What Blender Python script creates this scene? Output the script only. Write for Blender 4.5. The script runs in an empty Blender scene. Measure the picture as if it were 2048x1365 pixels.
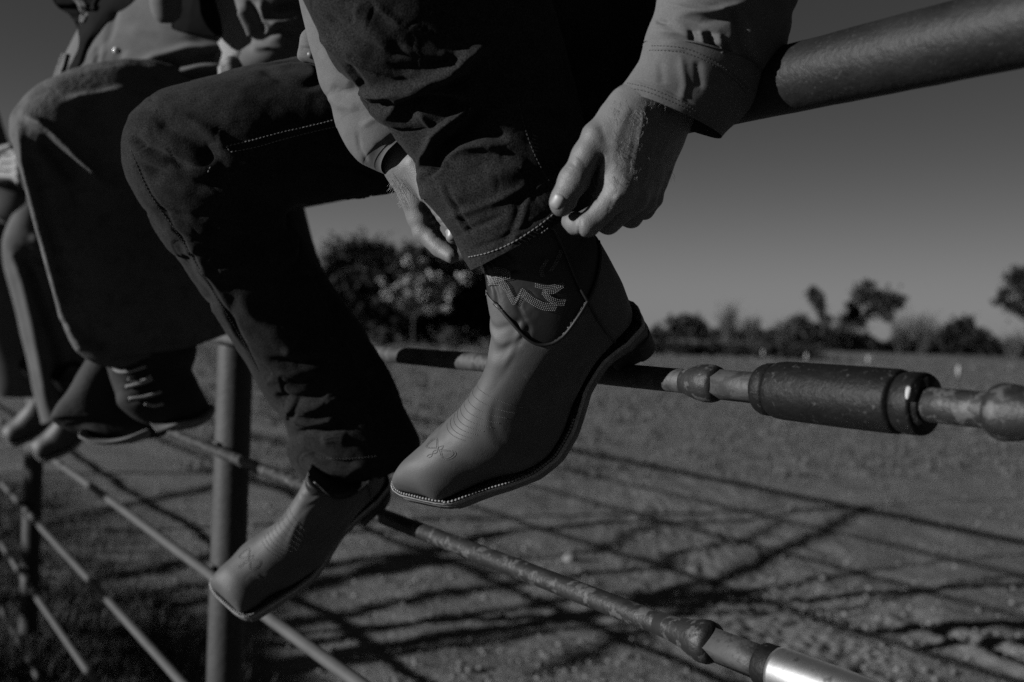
import bpy, bmesh, math, random
import numpy as np
from mathutils import Vector, Matrix, noise as mnoise
from mathutils.bvhtree import BVHTree
random.seed(7); rng = np.random.default_rng(7)
sc = bpy.context.scene
C = sc.collection
R_ = math.radians
# ------------------------------------------------------------------ camera
F = 1991.1
pit, rol = R_(-0.9), R_(2.2)
cf = np.array([0, math.cos(pit), math.sin(pit)]); cu0 = np.array([0, -math.sin(pit), math.cos(pit)]); cr0 = np.array([1., 0, 0])
cr = math.cos(rol)*cr0 + math.sin(rol)*cu0; cu = math.cos(rol)*cu0 - math.sin(rol)*cr0
CAM = np.array([0, 0, 1.53])
cam = bpy.data.cameras.new('camera'); camo = bpy.data.objects.new('camera', cam); C.objects.link(camo)
camo.matrix_world = Matrix([[cr[0], cu[0], -cf[0], CAM[0]], [cr[1], cu[1], -cf[1], CAM[1]], [cr[2], cu[2], -cf[2], CAM[2]], [0, 0, 0, 1]])
cam.lens = 35; cam.sensor_width = 36; cam.clip_start = .02; cam.clip_end = 3000
cam.dof.use_dof = True; cam.dof.focus_distance = 1.0; cam.dof.aperture_fstop = 4.0; cam.dof.aperture_blades = 9
sc.camera = camo
# ------------------------------------------------------------------ light
SUN_B, SUN_E = R_(-109), R_(13.7)          # bearing clockwise from +Y, elevation
SUN = np.array([math.sin(SUN_B)*math.cos(SUN_E), math.cos(SUN_B)*math.cos(SUN_E), math.sin(SUN_E)])
w = bpy.data.worlds.new('World'); sc.world = w; w.use_nodes = True
nt = w.node_tree; bg = nt.nodes['Background']
sky = nt.nodes.new('ShaderNodeTexSky'); sky.sky_type = 'NISHITA'; sky.sun_disc = False
sky.sun_elevation = SUN_E; sky.sun_rotation = SUN_B % (2*math.pi); sky.air_density = 1.0; sky.dust_density = 1.5; sky.ozone_density = 1.0
sep = nt.nodes.new('ShaderNodeSeparateColor'); nt.links.new(sky.outputs[0], sep.inputs[0])
def wm(op, a, b):
    q = nt.nodes.new('ShaderNodeMath'); q.operation = op
    nt.links.new(a, q.inputs[0]); q.inputs[1].default_value = b; return q.outputs[0]
# red-filtered black and white rendition of the clear sky
tcw = nt.nodes.new('ShaderNodeTexCoord'); sx = nt.nodes.new('ShaderNodeSeparateXYZ'); nt.links.new(tcw.outputs['Generated'], sx.inputs[0])
hz = wm('MULTIPLY', wm('POWER', wm('MULTIPLY', wm('MAXIMUM', sx.outputs[2], 0.0), 1/.115), 1.6), -1.0)
eh = nt.nodes.new('ShaderNodeMath'); eh.operation = 'EXPONENT'; nt.links.new(hz, eh.inputs[0])
ad = nt.nodes.new('ShaderNodeMath'); ad.operation = 'ADD'
nt.links.new(wm('MINIMUM', wm('ADD', wm('MULTIPLY', sep.outputs[0], .38*.536), .536*.01/.05), .95), ad.inputs[0]); nt.links.new(wm('MULTIPLY', eh.outputs[0], .536*.165/.05), ad.inputs[1]); skv = ad.outputs[0]
nt.links.new(skv, bg.inputs[0]); bg.inputs[1].default_value = 0.05
sun = bpy.data.lights.new('sun', 'SUN'); sun.energy = 5.0; sun.angle = R_(0.4); sun.color = (1, 1, 1)
so = bpy.data.objects.new('sun', sun); C.objects.link(so)
so.rotation_euler = Vector(SUN).to_track_quat('Z', 'Y').to_euler(); so.location = (-6, -3, 6)
vs = sc.view_settings; vs.view_transform = 'Standard'; vs.look = 'None'; vs.gamma = 1; vs.exposure = 0.9
sc.cycles.use_denoising = False
sc.cycles.max_bounces = 5; sc.cycles.diffuse_bounces = 2; sc.cycles.glossy_bounces = 2
# ------------------------------------------------------------------ helpers
def W(px, py, d): return CAM + d*(cf + (px-1024)/F*cr - (py-682.5)/F*cu)
def PJ(V):
    Q = np.asarray(V) - CAM; d = Q@cf
    return 1024+F*(Q@cr)/d, 682.5-F*(Q@cu)/d, d
FP0 = np.array([.241, .894, 0]); FN = np.array([.826, .563, 0]); FD = np.array([-.563, .826, 0])
FN /= np.linalg.norm(FN); FD /= np.linalg.norm(FD)
def fp(px, py, off=0.):
    D = W(px, py, 1)-CAM; t = ((FP0+FN*off-CAM)@FN)/(D@FN); return CAM+t*D
def ground_hit(px, py, z=0.):
    D = W(px, py, 1)-CAM; return CAM + D*((z-CAM[2])/D[2])
def nrm(v): v = np.asarray(v, float); return v/np.linalg.norm(v)

def props(o, label=None, cat=None, group=None, kind=None):
    if label: o['label'] = label
    if cat: o['category'] = cat
    if group: o['group'] = group
    if kind: o['kind'] = kind
    return o
def worldloc(o):
    p = Vector((0, 0, 0))
    while o: p += o.location; o = o.parent
    return np.array(p)
def empty(name, base, **k):
    o = bpy.data.objects.new(name, None); o.location = base; o.empty_display_size = .05; C.objects.link(o)
    return props(o, **k)
def add(name, V, Fc, mat, parent=None, base=None, smooth=True, **k):
    V = np.asarray(V, float); me = bpy.data.meshes.new(name)
    b = worldloc(parent) if parent else (np.array(base, float) if base is not None else np.zeros(3))
    me.from_pydata((V-b).tolist(), [], Fc if isinstance(Fc, list) else Fc.tolist())
    me.materials.append(mat)
    me.polygons.foreach_set('use_smooth', np.full(len(me.polygons), smooth)); me.update()
    o = bpy.data.objects.new(name, me); C.objects.link(o)
    if parent: o.parent = parent
    elif base is not None: o.location = base
    return props(o, **k)
class MB:
    def __init__(s): s.V = []; s.F = []; s.n = 0
    def add(s, V, Fc):
        V = np.asarray(V, float); s.V.append(V); s.F += [[i+s.n for i in f] for f in (Fc if isinstance(Fc, list) else Fc.tolist())]; s.n += len(V); return s
    def box(s, c, sz, rot=None):
        c = np.array(c); h = np.array(sz)/2
        P = np.array([[x, y, z] for x in (-1, 1) for y in (-1, 1) for z in (-1, 1)])*h
        if rot is not None: P = P@np.array(rot).T
        return s.add(P+c, [[0, 1, 3, 2], [4, 6, 7, 5], [0, 4, 5, 1], [2, 3, 7, 6], [0, 2, 6, 4], [1, 5, 7, 3]])
    def build(s, name, mat, parent=None, **k): return add(name, np.vstack(s.V), s.F, mat, parent, **k)
def grid_faces(n, m, closed=True, cap0=False, cap1=False):
    i = np.arange(n-1)[:, None]; j = np.arange(m if closed else m-1)[None, :]
    a = i*m+j; b = i*m+(j+1) % m; c = (i+1)*m+(j+1) % m; d = (i+1)*m+j
    f = np.stack([a, b, c, d], -1).reshape(-1, 4).tolist()
    if cap0: f.append(list(range(m))[::-1])
    if cap1: f.append([(n-1)*m+k for k in range(m)])
    return f
def frames(P):
    P = np.asarray(P, float); T = np.gradient(P, axis=0); T /= np.linalg.norm(T, axis=1)[:, None]+1e-12
    up = np.array([0, 0, 1.]) if abs(T[0][2]) < .9 else np.array([1., 0, 0])
    U = []; u = up-(up@T[0])*T[0]; u /= np.linalg.norm(u)
    for t in T:
        u = u-(u@t)*t; u /= np.linalg.norm(u)+1e-12; U.append(u)
    U = np.array(U); return T, U, np.cross(T, U)
def tube(P, r, m=16, caps=True):
    P = np.asarray(P, float); r = np.broadcast_to(np.asarray(r, float), (len(P),))
    T, U, B = frames(P); a = np.linspace(0, 2*np.pi, m, endpoint=False)
    V = P[:, None, :]+r[:, None, None]*(np.cos(a)[None, :, None]*U[:, None, :]+np.sin(a)[None, :, None]*B[:, None, :])
    return V.reshape(-1, 3), grid_faces(len(P), m, True, caps, caps)
def crom(K, n):
    """Catmull-Rom through the rows of K, n samples"""
    K = np.asarray(K, float); k = len(K); t = np.linspace(0, k-1, n); i = np.clip(t.astype(int), 0, k-2); f = (t-i)[:, None]
    p0 = K[np.maximum(i-1, 0)]; p1 = K[i]; p2 = K[i+1]; p3 = K[np.minimum(i+2, k-1)]
    return .5*((2*p1)+(-p0+p2)*f+(2*p0-5*p1+4*p2-p3)*f*f+(-p0+3*p1-3*p2+p3)*f**3)
def loft(rings, n=160, m=96, ex=1.0, close0=True, close1=True):
    """rings: (Lx,Ly,Ld, Rx,Ry,Rd, b): two opposite outline points and the half thickness across"""
    K = np.array([list(W(*q[0:3]))+list(W(*q[3:6]))+[q[6]] for q in rings])
    S = crom(K, n); L = S[:, :3]; Rr = S[:, 3:6]; b = S[:, 6]
    Cc = (L+Rr)/2; A = (Rr-L)/2; T = np.gradient(Cc, axis=0)
    N = np.cross(T, A); N /= np.linalg.norm(N, axis=1)[:, None]+1e-9
    a = np.linspace(0, 2*np.pi, m, endpoint=False); ca = np.sign(np.cos(a))*abs(np.cos(a))**ex; sa = np.sign(np.sin(a))*abs(np.sin(a))**ex
    V = Cc[:, None]+ca[None, :, None]*A[:, None]+sa[None, :, None]*(b[:, None]*N)[:, None]
    return V.reshape(-1, 3), grid_faces(n, m, True, close0, close1)
def vnorm(V, Fc):
    me = bpy.data.meshes.new('t'); me.from_pydata(V.tolist(), [], Fc); me.update()
    N = np.empty(len(V)*3); me.vertices.foreach_get('normal', N); bpy.data.meshes.remove(me); return N.reshape(-1, 3)
def outward(V, Fc):
    N = vnorm(V, Fc); c = V.mean(0)
    q = np.array([V[f[:4]].mean(0) for f in Fc[:len(Fc):max(1, len(Fc)//400)]])
    return N
def seg_dist(X, Y, pl):
    best = np.full(X.shape, 1e9); side = np.zeros(X.shape); tt = np.zeros(X.shape); n = len(pl)-1
    for i in range(n):
        ax, ay = pl[i]; bx, by = pl[i+1]; dx, dy = bx-ax, by-ay; L2 = dx*dx+dy*dy+1e-9
        t = np.clip(((X-ax)*dx+(Y-ay)*dy)/L2, 0, 1); ex = X-ax-t*dx; ey = Y-ay-t*dy; d = np.hypot(ex, ey)
        s = np.sign(dx*ey-dy*ex); m = d < best; best[m] = d[m]; side[m] = s[m]; tt[m] = (i+t[m])/n
    return best, side, tt
def sculpt(V, Fc, ops):
    """push real folds into the cloth; each op: (outline in the cloth, width, height m[, sharp side])"""
    V = V.copy(); N = vnorm(V, Fc); X, Y, D = PJ(V); toC = CAM-V; toC /= np.linalg.norm(toC, axis=1)[:, None]
    vol = np.sign((N*toC).sum(1)); front = (N*toC).sum(1)
    if np.median(front[np.argsort(D)[:len(D)//4]]) < 0: N = -N; front = -front
    fm = np.clip((front+.15)/.3, 0, 1)
    for op in ops:
        pl, wd, h = op[:3]; sh = op[3] if len(op) > 3 else 0
        d, s, t = seg_dist(X, Y, pl); wv = np.where(s*sh < 0, wd*.35, wd) if sh else wd
        tap = np.clip(np.minimum(t, 1-t)*5+.15, 0, 1)
        V += N*(h*np.exp(-(d/wv)**2)*tap*fm)[:, None]
    return V
def fnoise(V, sc_, seed=0):
    o = Vector((seed*13.1, seed*7.7, seed*3.3)); return np.array([mnoise.noise(Vector(v)*sc_+o) for v in V])
def disp(V, Fc, amp, scale, seed=0, aniso=None):
    N = vnorm(V, Fc); Q = V if aniso is None else V*np.array(aniso)
    return V+N*(amp*fnoise(Q, scale, seed))[:, None]
def wrinkle(V, Fc, amp, scale, seed=0, w=.05, thr=-.05):
    """network of fine creases: thin valleys where the noise crosses zero, in patches"""
    N = vnorm(V, Fc); n = fnoise(V, scale, seed); m = np.clip((fnoise(V, scale*.35, seed+9)-thr)*6, 0, 1)
    return V+N*(amp*m*(.55*np.exp(-((n-.09)/w)**2)-np.exp(-(n/w)**2)))[:, None]
# ---------------- implicit surfaces
def cone_d(P, a, b, ra, rb):
    a = np.asarray(a); ab = np.asarray(b)-a; t = np.clip(((P-a)@ab)/(ab@ab+1e-12), 0, 1)
    return np.linalg.norm(P-a-t[:, None]*ab, axis=1)-(ra+(rb-ra)*t)
def ell_d(P, c, ax, rad):
    Q = (P-np.asarray(c))@np.asarray(ax).T/np.asarray(rad); k = np.linalg.norm(Q, axis=1); return (k-1)*min(rad)
def smin(a, b, k):
    h = np.clip(.5+.5*(b-a)/k, 0, 1); return b+(a-b)*h-k*h*(1-h)
def sdf_mesh(fn, lo, hi, vx):
    lo = np.array(lo); n = np.ceil((np.array(hi)-lo)/vx).astype(int)+1
    xs = [lo[i]+vx*np.arange(n[i]) for i in range(3)]
    D = np.empty(n)
    for i in range(n[0]):
        yy, zz = np.meshgrid(xs[1], xs[2], indexing='ij'); P = np.stack([np.full(yy.size, xs[0][i]), yy.ravel(), zz.ravel()], 1)
        D[i] = fn(P).reshape(n[1], n[2])
    ins = D < 0; c = [slice(0, -1), slice(1, None)]
    cnt = sum(ins[c[a], c[b], c[d]].astype(int) for a in (0, 1) for b in (0, 1) for d in (0, 1))
    act = (cnt > 0) & (cnt < 8); idx = np.full(act.shape, -1); ids = np.argwhere(act); idx[act] = np.arange(len(ids))
    acc = np.zeros((len(ids), 3)); num = np.zeros(len(ids))
    cor = [(a, b, d) for a in (0, 1) for b in (0, 1) for d in (0, 1)]
    for p in cor:
        for ax in range(3):
            if p[ax]: continue
            q = list(p); q[ax] = 1
            d0 = D[ids[:, 0]+p[0], ids[:, 1]+p[1], ids[:, 2]+p[2]]; d1 = D[ids[:, 0]+q[0], ids[:, 1]+q[1], ids[:, 2]+q[2]]
            m = (d0 < 0) != (d1 < 0); t = np.where(m, d0/(d0-d1+1e-12), 0); pt = np.tile(np.array(p, float), (len(ids), 1)); pt[:, ax] += t
            acc[m] += pt[m]; num[m] += 1
    V = lo+vx*(ids+acc/num[:, None]); Fc = []
    for ax in range(3):
        b, d = (ax+1) % 3, (ax+2) % 3
        s0 = [slice(None)]*3; s1 = [slice(None)]*3; s0[ax] = slice(0, -1); s1[ax] = slice(1, None)
        e = ins[tuple(s0)] != ins[tuple(s1)]; g = np.argwhere(e); g = g[(g[:, b] > 0) & (g[:, d] > 0) & (g[:, b] < D.shape[b]-1) & (g[:, d] < D.shape[d]-1)]
        def cell(ob, od): h = g.copy(); h[:, b] += ob; h[:, d] += od; return idx[h[:, 0], h[:, 1], h[:, 2]]
        q = np.stack([cell(-1, -1), cell(0, -1), cell(0, 0), cell(-1, 0)], 1); fl = ins[g[:, 0], g[:, 1], g[:, 2]]
        q[~fl] = q[~fl][:, ::-1]; q = q[(q >= 0).all(1)]; Fc.append(q)
    return V, np.vstack(Fc).tolist()
# ---------------- materials (everything in the photograph is black and white)
GA = .536      # dark printing of the photograph: albedos go with exposure +0.9
def mat(name, v, rough=.8, var=.25, vs=8., bump=0., bs=60., dist=.002, spec=.3, metal=0., spots=None, weave=None, coord='Object', sheen=0., det=6., streak=None, vor=None):
    if not metal: v = v*GA; spots = [(a, b_, c, d*GA, e) for a, b_, c, d, e in (spots or [])]
    m = bpy.data.materials.new(name); m.use_nodes = True; n = m.node_tree; b = n.nodes['Principled BSDF']; L = n.links.new
    b.inputs['Roughness'].default_value = rough; b.inputs['Metallic'].default_value = metal; b.inputs['Specular IOR Level'].default_value = spec
    if sheen: b.inputs['Sheen Weight'].default_value = sheen
    tc = n.nodes.new('ShaderNodeTexCoord'); co = tc.outputs[coord]
    def noise(scale, detail=det, rough_=.6, vec=None):
        t = n.nodes.new('ShaderNodeTexNoise'); t.inputs['Scale'].default_value = scale; t.inputs['Detail'].default_value = detail; t.inputs['Roughness'].default_value = rough_
        L(vec or co, t.inputs['Vector']); return t.outputs['Fac']
    def mrange(src, a, b_, c, d):
        r = n.nodes.new('ShaderNodeMapRange'); r.inputs[1].default_value = a; r.inputs[2].default_value = b_; r.inputs[3].default_value = c; r.inputs[4].default_value = d; L(src, r.inputs[0]); return r.outputs[0]
    def math_(op, a, b_):
        r = n.nodes.new('ShaderNodeMath'); r.operation = op
        for i, x in enumerate((a, b_)):
            if isinstance(x, (int, float)): r.inputs[i].default_value = x
            else: L(x, r.inputs[i])
        return r.outputs[0]
    val = mrange(noise(vs), .25, .75, v*(1-var), v*(1+var))
    if streak:
        mp = n.nodes.new('ShaderNodeMapping'); mp.inputs['Scale'].default_value = streak[0]; L(co, mp.inputs[0])
        val = math_('MULTIPLY', val, mrange(noise(1., 5, .6, mp.outputs[0]), .3, .7, 1-streak[1], 1+streak[1]))
    for s in (spots or []):       # (scale, threshold, softness, value, share)
        f = mrange(noise(s[0], 8, .65), s[1]-s[2], s[1]+s[2], 0, 1); mx = n.nodes.new('ShaderNodeMix'); mx.inputs[3].default_value = s[3]; 
        L(math_('MULTIPLY', f, s[4]), mx.inputs[0]); L(val, mx.inputs[2]); val = mx.outputs[0]
    hgt = noise(bs) if bump else None
    if weave:                      # (scale, contrast)
        wn = noise(weave[0], 2, .5); val = math_('MULTIPLY', val, mrange(wn, .3, .7, 1-weave[1], 1+weave[1]))
        hgt = math_('ADD', hgt, math_('MULTIPLY', wn, .6)) if hgt else wn
        bump = bump or .3
    if vor:
        vt = n.nodes.new('ShaderNodeTexVoronoi'); vt.feature = 'DISTANCE_TO_EDGE'; vt.inputs['Scale'].default_value = vor[0]; L(co, vt.inputs['Vector'])
        hgt = math_('ADD', hgt, math_('MULTIPLY', mrange(vt.outputs[0], 0, .25, 0, 1), vor[1]))
    cb = n.nodes.new('ShaderNodeCombineColor'); [L(val, cb.inputs[i]) for i in range(3)]; L(cb.outputs[0], b.inputs['Base Color'])
    if hgt is not None:
        bp = n.nodes.new('ShaderNodeBump'); bp.inputs['Strength'].default_value = bump; bp.inputs['Distance'].default_value = dist; L(hgt, bp.inputs['Height']); L(bp.outputs[0], b.inputs['Normal'])
    return m
M = {}
M['denim'] = mat('dark_denim', .0195, .95, .35, 30, .5, 260, .0008, .04, weave=(820, .85), sheen=.02, spots=[(600, .62, .04, .040, .35)])
M['denim2'] = mat('worn_denim', .018, .95, .35, 14, .25, 200, .0008, .12, weave=(1100, .4), sheen=.02)
M['thread'] = mat('seam_thread', .16, .8, .2, 300)
M['threadd'] = mat('faded_thread', .035, .8, .3, 300)
M['skin'] = mat('skin', .138, .55, .15, 60, .4, 300, .0007, .25, spots=[(90, .64, .05, .11, .6), (25, .6, .1, .14, .5)], vor=(520, .35))
M['nail'] = mat('nail', .19, .5, .06, 80, spec=.5)
M['hair'] = mat('body_hair', .3, .5)
M['shirt'] = mat('shirt_twill', .118, .9, .12, 40, .3, 300, .0006, .1, weave=(1500, .28), sheen=.02)
M['vamp'] = mat('smooth_leather', .082, .60, .25, 26, .3, 260, .0006, .24, spots=[(14, .60, .1, .055, .6), (60, .66, .03, .17, .35), (5, .58, .1, .075, .5)], vor=(700, .3))
M['shaft'] = mat('black_leather', .010, .5, .3, 40, .3, 260, .0006, .35)
M['sole'] = mat('sole_rubber', .15, .8, .3, 60, .3, 300, .001)
M['heel'] = mat('stacked_heel', .018, .7, .3, 40, .2, 300, .001)
M['welt'] = mat('welt_leather', .30, .75, .35, 160, .5, 400, .001)
M['stitch'] = mat('light_stitching', .20, .7, .2, 400)
M['rail'] = mat('rusted_pipe', .0115, .56, .5, 22, .8, 150, .0012, .2, spots=[(45, .58, .06, .007, .7), (260, .62, .04, .06, .5), (9, .6, .1, .022, .5)])
M['rod'] = mat('weathered_rod', .060, .6, .35, 30, .7, 170, .0012, .35, spots=[(38, .54, .03, .022, .8), (130, .58, .03, .030, .7)])
M['rod_far'] = mat('painted_rod', .070, .6, .25, 8, .2, 60, .001, .3, spots=[(30, .62, .04, .05, .5)])
M['rodr'] = mat('rusty_rod', .015, .55, .5, 40, .9, 130, .0014, .3, spots=[(60, .56, .03, .11, .6), (160, .6, .03, .015, .6)])
M['coupling'] = mat('rusty_coupling', .0070, .55, .5, 35, .9, 120, .0016, .16, spots=[(170, .63, .04, .09, .5), (50, .56, .05, .004, .7), (14, .62, .06, .016, .5)])
M['steel'] = mat('polished_steel', .75, .36, .25, 30, .15, 300, .0005, .5, metal=1., spots=[(60, .62, .04, .08, .6)])
M['paint'] = mat('white_paint', .42, .6, .2, 80)
M['post'] = mat('painted_post', .030, .65, .35, 9, .6, 60, .002, .3, spots=[(20, .58, .06, .030, .6), (70, .62, .04, .1, .3)])
M['suede'] = mat('chaps_suede', .125, .95, .45, 14, .8, 90, .003, .05, spots=[(7, .54, .12, .07, .7), (40, .58, .08, .05, .5)])
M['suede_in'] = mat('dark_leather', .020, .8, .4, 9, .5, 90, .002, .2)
M['jacket'] = mat('dark_jacket', .012, .95, .3, 20, spec=.03)
M['jeans_pale'] = mat('pale_jeans', .10, .9, .25, 10, .3, 60, .002, .1)
M['cuffst'] = mat('cuff_thread', .06, .8, .2, 300)
M['stud'] = mat('metal_stud', .12, .5)
M['btn'] = mat('pearl_snap', .8, .2, .02, 50, spec=.6)

def stitches(bvh, path, n_len, r, mat_, parent, name, off=.0004, gap=.35, wob=0., out=True):
    """short thread stitches laid on a surface along an outline; n_len = stitch length (m)"""
    P = []; pl = np.array(path, float); q = crom(pl, max(40, int(len(pl)*40)))
    for x, y in q:
        D = W(x, y, 1)-CAM; h = bvh.ray_cast(Vector(CAM), Vector(D).normalized(), 30)
        if h[0] is not None:
            nn = np.array(h[1]); nn = nn if nn@(CAM-np.array(h[0])) > 0 else -nn
            P.append(np.array(h[0])+nn*off)
    if len(P) < 4: return None
    P = np.array(P); s = np.r_[0, np.cumsum(np.linalg.norm(np.diff(P, axis=0), axis=1))]
    mb = MB(); t = 0
    while t+n_len < s[-1]:
        a, b = t, t+n_len*(1-gap); g = np.array([[np.interp(v, s, P[:, k]) for k in range(3)] for v in np.linspace(a, b, 4)])
        if np.linalg.norm(g[-1]-g[0]) < n_len*1.5:
            Vt, Ft = tube(g, [r*.5, r, r, r*.5], 6); mb.add(Vt, Ft)
        t += n_len
    return mb
def bvh_of(V, Fc): return BVHTree.FromPolygons([tuple(v) for v in V], Fc)
# ================================================================== ground
GX0, GY0 = 1.5, 5.0
def gheight(x, y):
    r = np.hypot(x-GX0, y-GY0); f = np.exp(-(r/14.)**2)
    V = np.stack([x.ravel(), y.ravel(), 0*x.ravel()], 1)
    h = (fnoise(V, 5.5, 1)*.014+fnoise(V, 1.6, 2)*.022).reshape(x.shape)*f
    m = (r < 7).ravel(); h2 = np.zeros(m.size); h2[m] = (fnoise(V[m], 17, 3)*.016+fnoise(V[m], 40, 4)*.005); h = h+h2.reshape(x.shape)*np.exp(-(r/6.)**2)
    return h
def make_ground():
    n = 420; s = np.linspace(-1, 1, n); k = 9.2; g = np.sinh(k*s)/math.sinh(k)*1500
    X, Y = np.meshgrid(GX0+g, GY0+g, indexing='ij'); Z = gheight(X, Y)
    # a furrow with a raised lip running off to the lower right
    a = ground_hit(1745, 1225)[:2]; b = ground_hit(2300, 1450)[:2]; d = (b-a)/np.linalg.norm(b-a); nn = np.array([-d[1], d[0]])
    Q = np.stack([X-a[0], Y-a[1]], -1); t = Q@d; o = Q@nn; m = np.clip(t/.5, 0, 1)*np.clip((6-t), 0, 1)
    wob = .012*np.sin(t*5)+.008*np.sin(t*13+1)
    Z += m*.6*(.045*np.exp(-((o+wob)/.06)**2)-.05*np.exp(-((o-.14+wob)/.07)**2)+.03*np.exp(-((o-.27+wob)/.05)**2))
    V = np.stack([X, Y, Z], -1).reshape(-1, 3)
    add('ground', V, grid_faces(n, n, False), M['dirt'], kind='structure')
M['dirt'] = mat('dry_dirt', .175, .95, .25, 1.3, 1., 26, .02, .08, spots=[(7, .58, .07, .125, .8), (.35, .56, .08, .15, .6), (55, .62, .03, .32, .35), (24, .60, .04, .11, .5), (2.2, .56, .08, .27, .6)])
M['grass'] = mat('dry_grass_blades', .11, .9, .4, 3, spec=.1)
M['grassd'] = mat('weed_blades', .09, .9, .4, 5, spec=.1)
M['leafd'] = mat('dark_foliage', .028, .9, .5, .8, spec=.08)
M['leafm'] = mat('grey_foliage', .055, .9, .5, .8, spec=.08)
M['leafl'] = mat('pale_foliage', .38, .9, .3, .8, spec=.08)
M['bark'] = mat('bark', .04, .9, .3, 6, .5, 30, .01, .1)
M['barkp'] = mat('pale_bark', .08, .9, .3, 6, .5, 30, .01, .1)
M['stone'] = mat('pale_stone', .24, .9, .2, 30, .5, 60, .004, .2)
make_ground()
# ================================================================== pipe fence
def ft(px, py, off=0.):
    p = fp(px, py, off); return (p-FP0)@FD
def fpt(t, z, off=0.): p = FP0+FD*t+FN*off; return np.array([p[0], p[1], z])
fence = empty('pipe_fence', fpt(1.5, 0), label='welded pipe fence with a thick top rail, thin rods and round posts', cat='fence')
ZR = dict(rail=1.76, r2=1.481, r3=1.232, r4=.955, r5=.655, r6=.362, r7=.06)
TN = -2.2; TF = 22.
RP = {}
def rot_part(name, segs, z, mat_, m=40, off=0., parent=fence, lat=0., **k):
    """turned part along the fence: segs = (t, radius)"""
    T = [s[0] for s in segs]; P = [fpt(t, z, off) for t in T]
    V, Fc = tube(P, [s[1] for s in segs], m)
    if m >= 28: V = disp(V, Fc, .0005, 55, z*7)
    RP[name] = RP.get(name, [])+[(V, Fc)]; return add(name, V, Fc, mat_, parent, **k)
Ta = [TN]+list(np.arange(TN+.02, 2.5, .02))+list(np.arange(2.5, TF, .25))
rail_segs = [(t, .030) for t in Ta]
V, Fc = tube([fpt(t, ZR['rail']) for t in Ta], .030, 48); V = disp(V, Fc, .0004, 60, 4); add('top_rail', V, Fc, M['rail'], fence)
def sag(t, z): return z-.004*math.sin(max(0, t)/2.6*math.pi)**2
def rod(z, t0, t1, r, mt, name='rod'):
    T = np.r_[np.arange(t0, min(t1, 3), .03), np.arange(max(3, t0), t1, .25), t1] if t1 > 3 else np.linspace(t0, t1, 60)
    V, Fc = tube([fpt(t, sag(t, z)) for t in T], r, 24); V = disp(V, Fc, .0005, 70, z*10); return add(name, V, Fc, mt, fence)
# second line: rod, upset, wrench flat, coupling, pin, upset
def tx(px, z):          # fence parameter where the line at height z crosses column px (z only approximate)
    ts = np.linspace(-1.2, 6, 7201); P = FP0[None]+ts[:, None]*FD; P = P.copy(); P[:, 2] = z; X = PJ(P)[0]; d = (P-CAM)@cf; X = np.where(d > .1, X, 1e9); return ts[np.argmin(abs(X-px))]
z2 = ZR['r2']; q = lambda px: tx(px, z2)
rod(z2, q(1405), TF, .0122, M['rod'])
rot_part('rod_upset', [(q(1372), .0123), (q(1385), .0150), (q(1398), .0172), (q(1412), .0187), (q(1424), .0184), (q(1432), .0172), (q(1438), .0150)][::-1], z2, M['rodr'], 36)
rot_part('rod_pin', [(q(1530), .0146), (q(1525), .0146), (q(1480), .0145), (q(1436), .0146)], z2, M['rod'], 6)
rot_part('coupling_collar', [(q(1556), .020), (q(1555), .0232), (q(1546), .0240), (q(1536), .0238), (q(1530), .0225), (q(1527), .019), (q(1526), .012)], z2, M['coupling'], 48)
rot_part('coupling', [(q(1806), .018), (q(1805), .0245), (q(1802), .0258), (q(1797), .0262), (q(1690), .0264), (q(1572), .0262), (q(1562), .0256), (q(1557), .0246), (q(1556), .020)], z2, M['coupling'], 56)
rot_part('coupling_ring', [(q(1846), .0165), (q(1852), .0225), (q(1852), .0240), (q(1847), .0248), (q(1836), .0250), (q(1822), .0250), (q(1814), .0244), (q(1811), .0238), (q(1810), .020)], z2, M['coupling'], 56)
rot_part('rod_pin', [(q(1990), .0135), (q(1985), .0137), (q(1900), .0137), (q(1808), .0137)], z2, M['rodr'], 28)
rot_part('rod_upset', [(q(2200), .0125), (q(2120), .0126), (q(2075), .0165), (q(2040), .0200), (q(2015), .0212), (q(2002), .0210), (q(1993), .0195), (q(1986), .0165), (q(1981), .0139)], z2, M['rodr'], 40)
rod(z2, TN, q(2190), .0122, M['rod'])
z3 = ZR['r3']; q = lambda px: tx(px, z3)
rod(z3, q(1385), TF, .0118, M['rodr'])
rot_part('rod_upset', [(q(1320), .0119), (q(1350), .0128), (q(1375), .0150), (q(1395), .0190), (q(1410), .0208), (q(1420), .0200), (q(1430), .0165)][::-1], z3, M['rodr'], 32)
rot_part('rod_pin', [(q(1530), .0170), (q(1500), .0170), (q(1424), .0168)], z3, M['rod'], 4)
rot_part('coupling_collar', [(q(1556), .020), (q(1552), .0200), (q(1530), .0198), (q(1526), .0190), (q(1524), .014)], z3, M['coupling'], 40)
rot_part('steel_sleeve', [(q(2100), .0212), (q(1800), .0213), (q(1564), .0214), (q(1558), .0208), (q(1556), .018)], z3, M['steel'], 64)
rod(z3, TN, q(2090), .0118, M['rodr'])
for k, r in (('r4', .0115), ('r5', .0115), ('r6', .0115), ('r7', .0115)): rod(ZR[k], TN, TF, r, M['rod_far'])
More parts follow.
